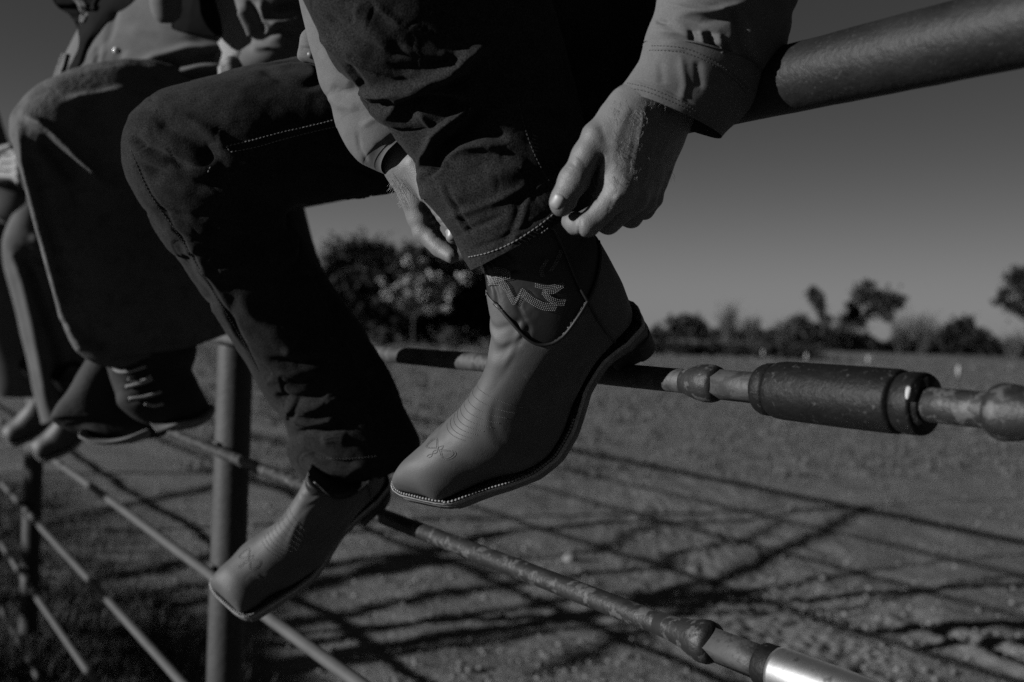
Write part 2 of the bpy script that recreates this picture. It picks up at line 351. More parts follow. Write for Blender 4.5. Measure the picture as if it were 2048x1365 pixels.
# posts stand just behind the rods
tp1 = ft(461, 1000, .052); tp2 = ft(62, 1100, .052); sp = tp2-tp1
for i in range(-1, 7):
    t = tp1+i*sp
    if t < -3: continue
    b = fpt(t, -.3, .052); zt = ZR['rail']-.02
    V, Fc = tube([b+np.array([0, 0, h]) for h in np.linspace(0, zt+.3, 30)], .040, 40); V = disp(V, Fc, .0006, 30, i)
    o = add('post', V, Fc, M['post'], fence)
    for kz in ('r2', 'r3', 'r4', 'r5', 'r6', 'r7'):      # short weld beads
        a = fpt(t-.022, sag(t, ZR[kz])+.012, .012); c = fpt(t+.022, sag(t, ZR[kz])+.012, .012)
        V, Fc = tube([a, (a+c)/2+[0, 0, .001], c], [.003, .005, .003], 8); add('weld_bead', V, Fc, M['rodr'], o)
# no cross fence is built; the fence just runs straight on
# ================================================================== background
def blades(name, spots, mt, label=None, parent=None, kind='stuff'):
    V = []; Fc = []; n = 0
    for (x, y, z, h, k, spread, wd) in spots:
        a = rng.uniform(0, 2*np.pi, k); rr = spread*np.sqrt(rng.uniform(0, 1, k)); bx = x+rr*np.cos(a); by = y+rr*np.sin(a)
        hh = h*rng.uniform(.45, 1.1, k); ln = hh*rng.uniform(.1, .8, k); b = rng.uniform(0, 2*np.pi, k); fa = b+np.pi/2
        for i in range(k):
            c, s = math.cos(b[i])*ln[i], math.sin(b[i])*ln[i]; ex, ey = math.cos(fa[i])*wd, math.sin(fa[i])*wd
            V += [[bx[i]-ex, by[i]-ey, z-.02], [bx[i]+ex, by[i]+ey, z-.02], [bx[i]+c*.35+ex*.7, by[i]+s*.35+ey*.7, z+hh[i]*.6], [bx[i]+c*.35-ex*.7, by[i]+s*.35-ey*.7, z+hh[i]*.6], [bx[i]+c, by[i]+s, z+hh[i]]]
            Fc += [[n, n+1, n+2, n+3], [n+3, n+2, n+4]]; n += 5
    return add(name, np.array(V), Fc, mt, parent, kind=kind, smooth=False, label=label)
sp_ = []
for _ in range(1500):                       # weeds at the foot of the fence
    t = rng.uniform(1.6, 9); o = rng.normal(.0, .38)+(.25 if t > 3 else 0); p = fpt(t, 0, o)
    if PJ(p)[0] > 520+rng.normal(0, 60): continue
    sp_.append((p[0], p[1], 0, rng.uniform(.04, .15), 12, .06, .0022))
blades('weeds', sp_, M['grassd'], 'dark weeds and grass growing thick at the foot of the pipe fence')
sp_ = []
for _ in range(420):
    p = ground_hit(rng.uniform(120, 330), rng.uniform(1200, 1360)); sp_.append((p[0]+rng.normal(0, .05), p[1], 0, rng.uniform(.05, .13), 10, .04, .002))
for _ in range(160):
    p = ground_hit(rng.uniform(-20, 110), rng.uniform(1265, 1370)); sp_.append((p[0], p[1], 0, rng.uniform(.05, .15), 10, .04, .002))
blades('dry_grass', sp_, M['grass'], 'pale dry grass tufts on the near side of the fence foot')
sp_ = []
for _ in range(2600):
    px = rng.uniform(380, 2080); py = 690+ (rng.uniform(0, 1)**2.2)*260+rng.uniform(4, 10); p = ground_hit(px, py); d = np.linalg.norm(p-CAM)
    if d > 90 or d < 6: continue
    sp_.append((p[0], p[1], 0, rng.uniform(.03, .09)*(1+d/25), 7, .05*(1+d/12), .003+.0006*d))
blades('field_grass', sp_, M['grass'], 'short dry grass scattered over the open field')
def pebbles():
    bm = bmesh.new(); bmesh.ops.create_icosphere(bm, subdivisions=1, radius=1); B0 = np.array([v.co[:] for v in bm.verts]); F0 = np.array([[v.index for v in f.verts] for f in bm.faces]); bm.free()
    V = []; Fc = []; g = np.random.default_rng(12); n = 0
    while n < 5200:
        px = g.uniform(300, 2080); py = 760+620*g.uniform(0, 1)**1.2; p = ground_hit(px, py)
        if mnoise.noise(Vector((p[0]*1.3, p[1]*1.3, 5))) < g.uniform(-.4, .35): continue
        s = .004+.011*g.uniform(0, 1)**3*(1+p[1]/12); V.append(B0*(s*g.uniform(.5, 1.2, (12, 3)) if len(B0) == 12 else s)*[1, 1, .7]+[p[0], p[1], s*.2+gheight(np.array([[p[0]]]), np.array([[p[1]]]))[0, 0]]); Fc.append(F0+n*len(B0)); n += 1
    add('dirt_clods', np.vstack(V), np.vstack(Fc), M['clod'], kind='stuff', label='small loose clods and pebbles scattered over the dirt')
M['clod'] = mat('dirt_clod', .2, .95, .35, 20)
pebbles()
def ptube(mb, P, r0, r1, m=6):
    V, Fc = tube(P, np.linspace(r0, r1, len(P)), m); mb.add(V, Fc)
def leaves(lumps, d, n, size, flat=.6, seed=0):
    g = np.random.default_rng(seed); V = []; Fc = []; k = 0; tot = sum(l[2]**2 for l in lumps)
    for (px, py, rp) in lumps:
        c = W(px, py, d); R = rp/F*d
        for _ in range(int(n*rp*rp/tot)):
            v = g.normal(0, 1, 3); v /= np.linalg.norm(v); rad = R*(g.uniform(.15, 1)**.5)*(1+.35*mnoise.noise(Vector(v*2.3)+Vector((px, py, 0)))+.22*g.normal()); p = c+v*rad*np.array([1, .8, .85])*(1.0+.25*g.normal())
            s = size*g.uniform(.5, 1.5); a = g.normal(0, 1, 3); a /= np.linalg.norm(a); b = np.cross(a, g.normal(0, 1, 3)); b /= np.linalg.norm(b)+1e-9
            V += [p-a*s, p+b*s*flat, p+a*s, p-b*s*flat]; Fc.append([k, k+1, k+2, k+3]); k += 4
    return np.array(V), Fc
def tree(name, bx, by, d, lumps, n, size, mt, label, group=None, bark='bark', r=.16, seed=0, cat='tree'):
    base = W(bx, by, d); base[2] = 0; o = empty(name, base, label=label, cat=cat, group=group); mb = MB(); g = np.random.default_rng(seed+5)
    tc = W(bx+g.normal(0, 4), by-.32*(by-min(l[1] for l in lumps)), d)
    P = crom([base-[0, 0, .2], (base+tc)/2+g.normal(0, .12, 3), tc], 8); ptube(mb, P, r, r*.7, 10)
    for (px, py, rp) in lumps:
        c = W(px, py, d); mid = (tc+c)/2+g.normal(0, .25, 3); ptube(mb, crom([tc, mid, c], 7), r*.5, r*.12, 7)
        for _ in range(9):
            e = c+g.normal(0, .75, 3)*rp/F*d; ptube(mb, crom([mid, (mid+e)/2+g.normal(0, .2, 3), e], 5), r*.22, r*.05, 5)
    mb.build('trunk', M[bark], o)
    V, Fc = leaves(lumps, d, n, size, seed=seed); add('crown', V, Fc, M[mt], o, smooth=False); return o
def bare_bush(name, bx, by, d, top, half, n, label, group=None, mt='barkp', seed=0, cat='bush', r=.03, leaf=0):
    base = W(bx, by, d); base[2] = 0; o = empty(name, base, label=label, cat=cat, group=group); g = np.random.default_rng(seed); mb = MB(); H = (by-top)/F*d; Wd = half/F*d
    for _ in range(n):
        a = g.uniform(0, 2*np.pi); e = base+[Wd*math.cos(a)*g.uniform(.1, 1), Wd*math.sin(a)*.6*g.uniform(.1, 1), H*g.uniform(.55, 1.05)]; s = base+[g.normal(0, Wd*.15), g.normal(0, Wd*.1), -.1]
        P = crom([s, (s+e)/2+g.normal(0, Wd*.12, 3), e], 8); ptube(mb, P, r, r*.25, 5)
        for _ in range(6):
            i = g.integers(3, 8); e2 = P[i]+g.normal(0, 1, 3)*H*.13+[0, 0, H*.12]; ptube(mb, [P[i], (P[i]+e2)/2+g.normal(0, .03, 3), e2], r*.4, r*.15, 4)
    mb.build('branches', M[mt], o)
    if leaf:
        V, Fc = leaves([(bx, (by+top)/2, min(half, (by-top)/2))], d, leaf, .12, seed=seed); add('crown', V, Fc, M['leafm'], o, smooth=False)
    return o
g1 = 'trees and thickets along the far edge of the field'
tree('oak_tree', 720, 690, 66, [(690, 520, 48), (740, 505, 38), (650, 560, 40), (700, 590, 60), (770, 560, 48), (775, 515, 26), (790, 600, 50), (640, 620, 50), (740, 640, 60), (600, 600, 40)], 9000, .20, 'leafd', 'large dark bushy tree seen between the sitting man\'s two legs', g1, r=.22, seed=1)
tree('oak_tree', 880, 690, 70, [(830, 520, 42), (880, 540, 55), (930, 560, 60), (840, 600, 60), (930, 630, 60), (985, 590, 50), (880, 660, 50), (960, 640, 60), (820, 650, 50), (900, 600, 70)], 13000, .20, 'leafd', 'dark bushy tree right behind the sitting man\'s right hand', g1, r=.22, seed=2)
gl = np.random.default_rng(31)
tree('mesquite_tree', 835, 690, 60, [(float(x+gl.normal(0, 9)), float(y+gl.normal(0, 7)), float(gl.uniform(4, 10))) for x, y in ((800, 572), (818, 566), (840, 556), (850, 552), (868, 545), (785, 585), (778, 596), (815, 590), (905, 592), (900, 585), (850, 530), (895, 612), (812, 520), (830, 575), (925, 560), (860, 600), (775, 575), (790, 560), (880, 565), (845, 590), (870, 620), (800, 610))], 3000, .15, 'leafl', 'small pale leafy tree catching sun before the dark trees', g1, 'barkp', r=.05, seed=3)
bare_bush('bush', 765, 692, 56, 655, 40, 20, 'low pale bush at the foot of the dark trees, left one', None, seed=4, leaf=500)
bare_bush('bush', 905, 694, 55, 655, 48, 20, 'low pale bush at the foot of the dark trees, nearest the boot shaft', None, seed=5, leaf=600)
tree('mesquite_tree', 1700, 700, 120, [(1727, 590, 22), (1760, 600, 26), (1790, 605, 20), (1735, 570, 12), (1690, 640, 14), (1710, 625, 12), (1775, 632, 14), (1700, 610, 9), (1740, 622, 10), (1688, 662, 18), (1660, 668, 14), (1722, 650, 10)], 3000, .26, 'leafm', 'tall spreading tree with a lopsided dark crown in the field edge', g1, r=.34, seed=6)
tree('mesquite_tree', 1645, 700, 118, [(1630, 595, 15), (1640, 612, 12), (1625, 580, 7), (1655, 640, 10), (1645, 630, 8), (1650, 655, 12)], 1200, .26, 'leafm', 'thin upright tree with a small tufted crown left of the spreading tree', g1, r=.28, seed=7)
tree('juniper_tree', 1600, 700, 112, [(1600, 655, 26), (1585, 665, 20), (1620, 665, 22), (1630, 675, 18)], 1700, .26, 'leafm', 'round low dark tree under the thin upright tree', g1, seed=8)
tree('juniper_tree', 1370, 690, 110, [(1345, 645, 14), (1365, 640, 14), (1390, 642, 14), (1405, 650, 10), (1350, 660, 14), (1385, 660, 16)], 1200, .24, 'leafm', 'low flat-topped dark tree nearest the boot heel', g1, seed=9)
tree('oak_tree', 1925, 704, 100, [(1915, 650, 16), (1935, 645, 14), (1900, 665, 20), (1940, 672, 24), (1965, 675, 18), (1880, 680, 20), (1915, 690, 22), (1985, 688, 16)], 2500, .22, 'leafd', 'dark rounded tree low on the right of the field edge', g1, seed=10)
tree('oak_tree', 2085, 715, 80, [(2035, 560, 26), (2060, 570, 34), (2010, 585, 12), (2000, 602, 14), (2025, 610, 15), (2045, 545, 16), (2080, 600, 34), (2050, 625, 10), (2100, 640, 40)], 3500, .17, 'leafd', 'dark tree cut off by the right edge of the picture', g1, r=.2, seed=11)
for i, (bx, by, top, hf, lb) in enumerate([(1455, 690, 618, 28, 'bare pale thicket of thin upright twigs right of the flat-topped tree'), (1500, 692, 640, 26, 'sparse bare thicket in the middle of the open field edge'), (1560, 697, 650, 30, 'low bare thicket left of the round dark tree'), (1845, 703, 632, 34, 'tall bare thicket right of the spreading tree'), (1800, 702, 640, 30, 'pale bare thicket under the spreading tree crown'), (1700, 702, 655, 40, 'pale bare thicket around the spreading tree trunk'), (2030, 708, 665, 40, 'low bare thicket at the right edge')]):
    bare_bush('bare_thicket', bx, by, 115, top-6, hf*1.1, 55, lb, 'bare thickets along the far edge of the field', seed=20+i, r=.06)
def hedge(name, x0, x1, by, d, h, label, mt='leafd', n=5000, size=.16, seed=0):
    g = np.random.default_rng(seed); V = []; Fc = []; k = 0
    for _ in range(n):
        u = g.uniform(0, 1); hh = h*(.7+.5*mnoise.noise(Vector((u*14, seed, 0)))+.25*mnoise.noise(Vector((u*50, seed, 3)))); p = W(x0+u*(x1-x0), by, d); p[2] = g.uniform(0, 1)*hh; p[1] += g.normal(0, .8)
        s = size*g.uniform(.5, 1.4); a = nrm(g.normal(0, 1, 3)); b = nrm(np.cross(a, g.normal(0, 1, 3))); V += [p-a*s, p+b*s*.6, p+a*s, p-b*s*.6]; Fc.append([k, k+1, k+2, k+3]); k += 4
    return add(name, np.array(V), Fc, M[mt], smooth=False, base=W((x0+x1)/2, by, d)*np.array([1, 1, 0]), label=label, cat='hedge')
hedge('hedge', 1240, 1640, 708, 68, 1.15, 'low dark brush row crossing the field beyond the boot heel', n=4500, seed=1)
hedge('hedge', 620, 1330, 694, 150, 2.6, 'distant dark brush row behind the big trees on the left', n=5000, size=.4, seed=2)
hedge('hedge', 1520, 2150, 700, 125, 2.5, 'long dark brush row at the foot of the field-edge trees', n=7000, size=.3, seed=3)
hedge('hedge', 1300, 1560, 690, 200, 3.6, 'faint farthest brush row low on the horizon', 'leafm', n=2500, size=.45, seed=4)
for px, top, by, wd, lb in ((1915, 732, 782, 7, 'nearest white-topped marker post in the field, rightmost'), (1735, 712, 748, 6, 'white-topped marker post in the field above the thick coupling'), (1612, 707, 737, 6, 'white-topped marker post in the field above the coupling left end'), (1525, 700, 728, 6, 'farthest white-topped marker post in the field')):
    b = ground_hit(px, by); d = (b-CAM)@cf; h = (by-top)/F*d; o = empty('marker_post', b, label=lb, cat='post', group='white-topped marker posts across the field')
    V, Fc = tube([b-[0, 0, .2], b+[0, 0, h*.62]], .022, 8); add('stake', V, Fc, M['post'], o)
    V, Fc = tube([b+[0, 0, h*.6], b+[0, 0, h]], .05, 10); add('white_top', V, Fc, M['paint'], o)
def rock(px, py, s, label, seed):
    b = ground_hit(px, py); bm = bmesh.new(); bmesh.ops.create_icosphere(bm, subdivisions=3, radius=1); V = np.array([v.co[:] for v in bm.verts]); Fc = [[v.index for v in f.verts] for f in bm.faces]; bm.free()
    V = V*(1+.35*fnoise(V, 1.3, seed))[:, None]*np.array([s, s*.8, s*.55])+b+[0, 0, s*.3]; return add('stone', V, Fc, M['stone'], base=b, label=label, cat='stone')
rock(268, 1222, .05, 'pale stone in the grass behind the lower rods', 1); rock(1140, 1122, .05, 'pale stone lying in the shadow stripes', 2)
# bare tree off to the left: its limbs throw the branching shadows over the dirt
def shadow_tree():
    tb = np.array([-8.2, .6, 0]); o = empty('bare_tree', tb, label='tall bare tree left of the photographer throwing branch shadows on the dirt', cat='tree'); mb = MB(); g = np.random.default_rng(3)
    trunk = crom([tb-[0, 0, .3], tb+[.1, .1, 2], tb+[0, .3, 4.2], tb+[.3, .4, 6.2]], 16); ptube(mb, trunk, .16, .07, 12)
    L = [([(1010, 1062), (1100, 1060), (1250, 1045), (1330, 1046), (1550, 1033), (1740, 1013), (2060, 998)], 5.2, .045),
         ([(900, 1118), (1100, 1113), (1200, 1100), (1290, 1057), (1400, 1044)], 5.0, .035),
         ([(1180, 1142), (1310, 1135), (1350, 1105), (1480, 1083), (1560, 1036)], 5.3, .04),
         ([(1300, 1215), (1340, 1180), (1500, 1135), (1640, 1068), (1740, 1014)], 5.1, .05),
         ([(1060, 1210), (1230, 1190), (1560, 1172), (1780, 1135), (2060, 1108)], 4.8, .035),
         ([(980, 1285), (1110, 1262), (1250, 1250), (1400, 1232), (1730, 1212), (1890, 1176), (2060, 1153)], 4.6, .035),
         ([(690, 1062), (800, 1068), (900, 1066), (1050, 1062)], 5.0, .04), ([(690, 1120), (800, 1112), (900, 1122), (1000, 1150), (1180, 1142)], 4.9, .035),
         ([(500, 960), (640, 990), (760, 985), (900, 1010)], 5.4, .03), ([(1500, 1178), (1380, 1225), (1200, 1300), (1080, 1350)], 4.7, .045)]
    for pl, h, r in L:
        G = crom([ground_hit(x, y) for x, y in pl], 30); h = h*.42
        for _ in range(40):
            P = G+SUN*(h/SUN[2]); X_, Y_, D_ = PJ(P)
            if ((D_ > 0) & (X_ > -90) & (X_ < 2140) & (Y_ > -90)).any(): h += .12
            else: break
        P = P+SUN*(.25*np.sin(np.linspace(0, 5, 30)))[:, None]
        ptube(mb, P, r, r*.45, 8)
        j = trunk[np.argmin(abs(trunk[:, 2]-h*.75))]; ptube(mb, crom([j, (j+P[0])/2+[0, 0, -.3], P[0]], 10), r*1.15, r, 8)
    mb.build('limbs', M['bark'], o)
shadow_tree()
# ================================================================== western boots
BT = np.array([  # Ty,Tz, By,Bz, half width, k (bottom heaviness), superellipse exponent
 [.3050,.0265,.3055,.0230,.0175,1.0,.80],[.3055,.0380,.3060,.0215,.0262,1.1,.80],[.3030,.0490,.3040,.0205,.0315,1.3,.82],[.2950,.0580,.2960,.0195,.0352,1.6,.85],[.2780,.0650,.2780,.0175,.0385,1.9,.88],
 [.2500,.0700,.2450,.0145,.0410,2.3,.85],[.2250,.0785,.2120,.0115,.0475,2.4,.9],[.2000,.0900,.1800,.0115,.0480,2.3,.95],[.1780,.1040,.1450,.0190,.0440,2.0,1.0],
 [.1600,.1200,.1080,.0320,.0390,1.7,1.0],[.1450,.1380,.0680,.0440,.0365,1.45,1.0],[.1340,.1570,.0290,.0475,.0372,1.25,1.0],[.1280,.1760,-.0005,.0550,.0390,1.1,1.0],
 [.1255,.1960,-.0080,.0920,.0400,1.0,1.0],[.1240,.2160,-.0070,.1350,.0410,1.0,1.0],[.1220,.2400,-.0040,.1800,.0425,1.0,1.0],[.1190,.2650,.0020,.2250,.0425,1.0,1.0],[.1180,.3000,.0060,.2700,.0420,1.0,1.0]])
def boot_geo(side):
    """returns local (x,y,z) meshes; side=-1: outer side at -x"""
    n, m = 300, 180
    S = crom(BT, n); a = np.linspace(0, 2*np.pi, m, endpoint=False); ct, st = np.cos(a), np.sin(a)
    yz = []; V = np.empty((n, m, 3))
    for i in range(n):
        Ty, Tz, By, Bz, w_, k, ex = S[i]; v = ((st+1)/2)**k; x = w_*np.sign(ct)*abs(ct)**ex
        # foot asymmetry: ball bulges out, waist tucked inside
        asy = .004*math.exp(-((By-.20)/.05)**2); x = x+side*asy*np.sign(ct*side)*(ct*side > 0)-side*.003*math.exp(-((By-.12)/.04)**2)
        V[i, :, 0] = x; V[i, :, 1] = By+(Ty-By)*v; V[i, :, 2] = Bz+(Tz-Bz)*v
    return V, S
def zcollar(y, x):
    """height of the vamp's scalloped top edge"""
    xs = [-.02, .0, .02, .04, .058, .070, .082, .094, .104, .112, .118, .124, .14]; zs = [.170, .168, .162, .156, .153, .149, .146, .148, .156, .168, .184, .197, .203]
    return np.interp(y, xs, zs)
def make_boot(parent, R, O, side, warp=None, detail=True, shoe_label=None, tst=True):
    def tow(P):
        Q = np.asarray(P)@R.T+O
        return warp(Q) if warp else Q
    V, S = boot_geo(side); n, m = V.shape[:2]; P = V.reshape(-1, 3)
    Fc = np.array(grid_faces(n, m, True)); cen = P[Fc].mean(1)
    # soft creases over the instep
    N = vnorm(P, Fc.tolist()); Pd = P.copy(); g = fnoise(P*np.array([1, 1.6, 1.6]), 28, 5+side); Pd += N*(g*.0005)[:, None]
    for yy, zz, an, hh in ((.150, .130, .9, .0012), (.143, .139, .8, -.0013), (.138, .149, .7, .0012), (.133, .158, .6, -.0014), (.130, .168, .5, .0012), (.158, .117, 1.0, -.0010), (.127, .177, .45, -.0016)):
        dd = (P[:, 1]-yy)*math.sin(an)+(P[:, 2]-zz)*math.cos(an)+.15*abs(P[:, 0])+.0015*np.sin(P[:, 0]*170+yy*900)
        Pd += N*(hh*np.exp(-(dd/.0028)**2)*np.exp(-((P[:, 1]-.14)/.03)**2))[:, None]
    for s_ in (-1, 1):
        dd = np.hypot((P[:, 1]-.085), (P[:, 2]-.10)); Pd += N*(.0006*np.sin(P[:, 2]*240+P[:, 1]*120)*np.exp(-(dd/.035)**2))[:, None]*.6
    Pw = wrinkle(Pd, Fc.tolist(), .0011, 26, 61+side, .07, .0); mk = np.exp(-((P[:, 1]-.205)/.035)**2)*np.clip((P[:, 2]-.03)/.02, 0, 1); Pd = Pd+(Pw-Pd)*mk[:, None]
    isv = cen[:, 2] < zcollar(cen[:, 1], cen[:, 0])+.0018
    def sub(mask, off):
        F2 = Fc[mask]; u, inv = np.unique(F2, return_inverse=True); Q = Pd[u]+N[u]*off; return Q, inv.reshape(F2.shape).tolist()
    b = None
    Vv, Fv = sub(isv, .0011); zc = zcollar(Vv[:, 1], 0)+.0004*np.sin(Vv[:, 1]*1500); Vv[:, 2] = np.where(Vv[:, 2] > zc, zc, Vv[:, 2]); Wv = tow(Vv); root = add('boot', Wv, Fv, M['vamp'], parent, label=shoe_label)
    sm = root.modifiers.new('thickness', 'SOLIDIFY'); sm.thickness = .0016; sm.offset = -1
    up = cen[:, 2] > zcollar(cen[:, 1], cen[:, 0])-.012
    Vs, Fs = sub(up, -.0006); Vs = wrinkle(Vs, Fs, .0012, 30, 4, .08); Ws = tow(Vs); add('shaft', Ws, Fs, M['shaft'], root)
    # edge binding cord along the collar and side seam piping
    def surf(y, z, xs):    # local point on the side xs of the upper closest to (y,z)
        q = Pd[(np.sign(Pd[:, 0]) == xs)]; k = np.argmin((q[:, 1]-y)**2+(q[:, 2]-z)**2); return q[k]+np.array([xs*.0019, 0, 0])
    mb = MB()
    for xs in (-1, 1):
        L = [surf(y, zcollar(y, 0)-.001, xs) for y in np.linspace(-.004, .125, 70)]; L = np.array(L)
        for _ in range(6): L = np.vstack([L[:1], (L[:-2]+L[1:-1]+L[2:])/3, L[-1:]])
        Vt, Ft = tube(tow(L), .0017, 8); mb.add(Vt, Ft)
        L = np.array([surf(y, z, xs) for y, z in zip(np.linspace(.048, .040, 40), np.linspace(.28, .06, 40))]); 
        for _ in range(8): L = np.vstack([L[:1], (L[:-2]+L[1:-1]+L[2:])/3, L[-1:]])
        Vt, Ft = tube(tow(L), .0016, 8); mb.add(Vt, Ft)
    mb.build('seam_piping', M['shaft'], root)
    # sole: outline from the feather line
    ys = np.r_[.3125-.0185*(1-np.cos(np.linspace(0.05, np.pi/2, 26))), np.linspace(.2925, -.012, 110), [-.0135]]
    Bz = np.interp(ys, S[::-1, 2][np.argsort(S[::-1, 2])], S[::-1, 3][np.argsort(S[::-1, 2])])
    Bz = np.interp(ys, [-.02, .0, .03, .07, .108, .145, .18, .212, .245, .276, .295, .305, .32], [.048, .048, .0475, .044, .032, .019, .0115, .0115, .0145, .018, .021, .024, .025])
    def halfw(y, lat):
        Wk = np.interp(y, [-.013, -.008, 0, .03, .068, .108, .145, .18, .212, .245, .276, .292, .300, .306, .310, .3125], [.004, .018, .027, .034, .032, .033, .041, .049, .052, .0490, .0432, .0400, .0370, .0315, .0235, .0100])
        return Wk+(.003 if lat else -.001)*math.exp(-((y-.2)/.05)**2)-(0 if lat else .005)*math.exp(-((y-.12)/.04)**2)
    mar = np.interp(ys, [0, .1, .15, .3], [0.0, .0008, .0058, .0066])
    Lx = np.array([-side*0 + side*halfw(y, True) for y in ys])+side*mar; Rx = np.array([-side*halfw(y, False) for y in ys])-side*mar
    loop = np.vstack([np.stack([Lx, ys, Bz], 1), np.stack([Rx, ys, Bz], 1)[::-1]]); nl = len(loop)
    def layer(z0, z1, inset0, inset1, name, mt, par, rag=0):
        c = np.array([0, .14, 0]); rows = []
        for z_, ins in ((z0, inset0+.0008), (z0-.0004*np.sign(z0-z1), inset0), (z1+.0004, inset1), (z1, inset1+.0008)):
            Q = loop.copy(); Q[:, 0] -= np.sign(Q[:, 0])*np.minimum(ins, abs(Q[:, 0])*.9); Q[:, 1] -= np.where(Q[:, 1] > .30, ins, 0)-np.where(Q[:, 1] < 0, ins, 0); Q[:, 2] += z_
            if rag: Q[:, 2] += rag*np.sin(np.arange(nl)*2.1)*(z_ == z1)
            rows.append(Q)
        A = np.vstack(rows); h = nl//2; Ff = grid_faces(len(rows), nl, True)
        for base in (0, (len(rows)-1)*nl):
            for i in range(h-1): Ff.append([base+i, base+i+1, base+nl-2-i, base+nl-1-i])
        return add(name, tow(A), Ff, mt, par)
    layer(.0040, -.0036, 0, .0002, 'welt', M['welt'], root)
    layer(-.0038, -.0165, .0006, .0012, 'sole', M['sole'], root, rag=.0006)
    # heel block: stacked layers tapering down
    hy = np.r_[np.linspace(.066, .03, 8), .03-(.030+.010)*np.sin(np.linspace(0.05, np.pi/2, 12))]; hw = np.r_[np.full(8, .0335), .0335*np.cos(np.linspace(0.05, np.pi/2, 12))**.8+.0015]
    hl = np.vstack([np.stack([hw, hy], 1), np.stack([-hw, hy], 1)[::-1]]); rows = []
    for zf in np.linspace(0, 1, 22):
        tpr = 1-.07*zf+.006*(int(zf*21) % 3 == 0); Q = np.zeros((len(hl), 3)); Q[:, 0] = hl[:, 0]*tpr; Q[:, 1] = .03+(hl[:, 1]-.03)*tpr+.002*zf
        zt = np.interp(hl[:, 1], [-.012, .03, .066], [.0315, .031, .0275]); Q[:, 2] = zt*(1-zf); rows.append(Q)
    add('heel', tow(np.vstack(rows)), grid_faces(len(rows), len(hl), True, True, True), M['heel'], root)
    # welt stitching
    mb = MB(); Q = loop.copy(); Q[:, 0] -= np.sign(Q[:, 0])*.0024; Q[:, 1] -= np.where(Q[:, 1] > .305, .0024, 0); Q[:, 2] += .0044; Q = np.vstack([Q[nl//2:], Q[:nl//2]]); Q = Q[Q[:, 1] > .135]
    s = np.r_[0, np.cumsum(np.linalg.norm(np.diff(Q, axis=0), axis=1))]; t = 0
    while t < s[-1]:
        g = np.array([[np.interp(v, s, Q[:, k]) for k in range(3)] for v in np.linspace(t, t+.0030, 4)])
        if np.linalg.norm(g[-1]-g[0]) < .006: g[:, 2] += [0, .0005, .0005, 0]; Vt, Ft = tube(tow(g), [.0007, .0014, .0014, .0007], 6); mb.add(Vt, Ft)
        t += .0037
    mb.build('welt_stitching', M['stitch'], root)
    # toe stitching in rows across the vamp, and the flame stitching on the shaft
    bl = BVHTree.FromPolygons([tuple(v) for v in Pd+N*.0011], Fc.tolist())
    mb = MB(); ms = MB()
    def top_pt(y, x):
        h = bl.ray_cast(Vector((x, y, .4)), Vector((0, 0, -1))); return None if h[0] is None else np.array(h[0])+np.array(h[1])*(.0003 if h[1][2] > 0 else -.0003)
    def row(pts, mb_, r, ln, gap, cast=top_pt):
        P_ = [cast(*p) for p in pts]; P_ = np.array([p for p in P_ if p is not None])
        if len(P_) < 3: return
        s = np.r_[0, np.cumsum(np.linalg.norm(np.diff(P_, axis=0), axis=1))]; t = 0
        while t+ln < s[-1]:
            g = np.array([[np.interp(v, s, P_[:, k]) for k in range(3)] for v in np.linspace(t, t+ln*(1-gap), 3)]); Vt, Ft = tube(tow(g), [r*.6, r, r*.6], 5); mb_.add(Vt, Ft); t += ln
    for i in range(9):
        y0 = .222-.0062*i if i else .222; wd = .020+.0016*i; y0 = .153+.0058*i; wd = .034-.0020*i
        row([(y0-.010*(abs(x)/.03)**2, x-side*.006) for x in np.linspace(-wd, wd, 50)], mb, .00035, .0016, .25)
    for sx in (-1, 1):          # looping flower figure in front of the rows
        for rr in (1, .75):
            th = np.linspace(0, 2*np.pi, 60); row([(.231+.010*rr*math.cos(t)+.004*math.sin(2*t), sx*(.0095+.0085*rr*math.sin(t))) for t in th], mb, .00035, .0016, .25)
        th = np.linspace(0, 1, 40); row([(.221+.035*t, sx*.002*math.sin(t*9)) for t in th], mb, .00035, .0016, .25)
    if tst: mb.build('toe_stitching', M['vamp_st'], root)
    if detail:
        def side_pt(y, z):
            h = bl.ray_cast(Vector((side*.3, y, z)), Vector((-side, 0, 0)))
            return None if h[0] is None else np.array(h[0])+np.array([side*.0004, 0, 0])
        bw = BVHTree.FromPolygons([tuple(v) for v in tow(Pd+N*.0011)], Fc.tolist())
        bands = [([(988, 545), (1006, 547), (1022, 555), (1004, 561), (986, 566), (975, 574)], 4, (-.6, -3.3)), ([(977, 570), (997, 570), (1012, 584), (1020, 600), (1028, 610), (1036, 600), (1042, 591), (1053, 601), (1067, 611), (1087, 620), (1114, 622)], 5, (.8, -3.3)),
                 ([(1070, 574), (1090, 579), (1108, 577), (1128, 572)], 3, (.2, -3.3)), ([(1128, 574), (1108, 587), (1086, 586)], 3, (.3, -3.3)), ([(1084, 588), (1097, 602), (1114, 610), (1134, 611)], 4, (.9, -3.3)), ([(1092, 520), (1080, 540), (1084, 556)], 3, (3.0, 0)), ([(1120, 500), (1110, 525), (1096, 545)], 3, (3.0, 0))]
        for bs, cnt, (ox, oy) in bands:
            for i in range(cnt):
                m_ = stitches(bw, [(x+ox*i, y+oy*i) for x, y in bs], .0019, .00042, None, None, '', .0003, .3)
                if m_ and m_.V: ms.add(np.vstack(m_.V), m_.F)
        ms.build('shaft_stitching', M['stitch'], root)
    return root, tow
M['vamp_st'] = mat('tonal_stitching', .13, .7, .2, 400)
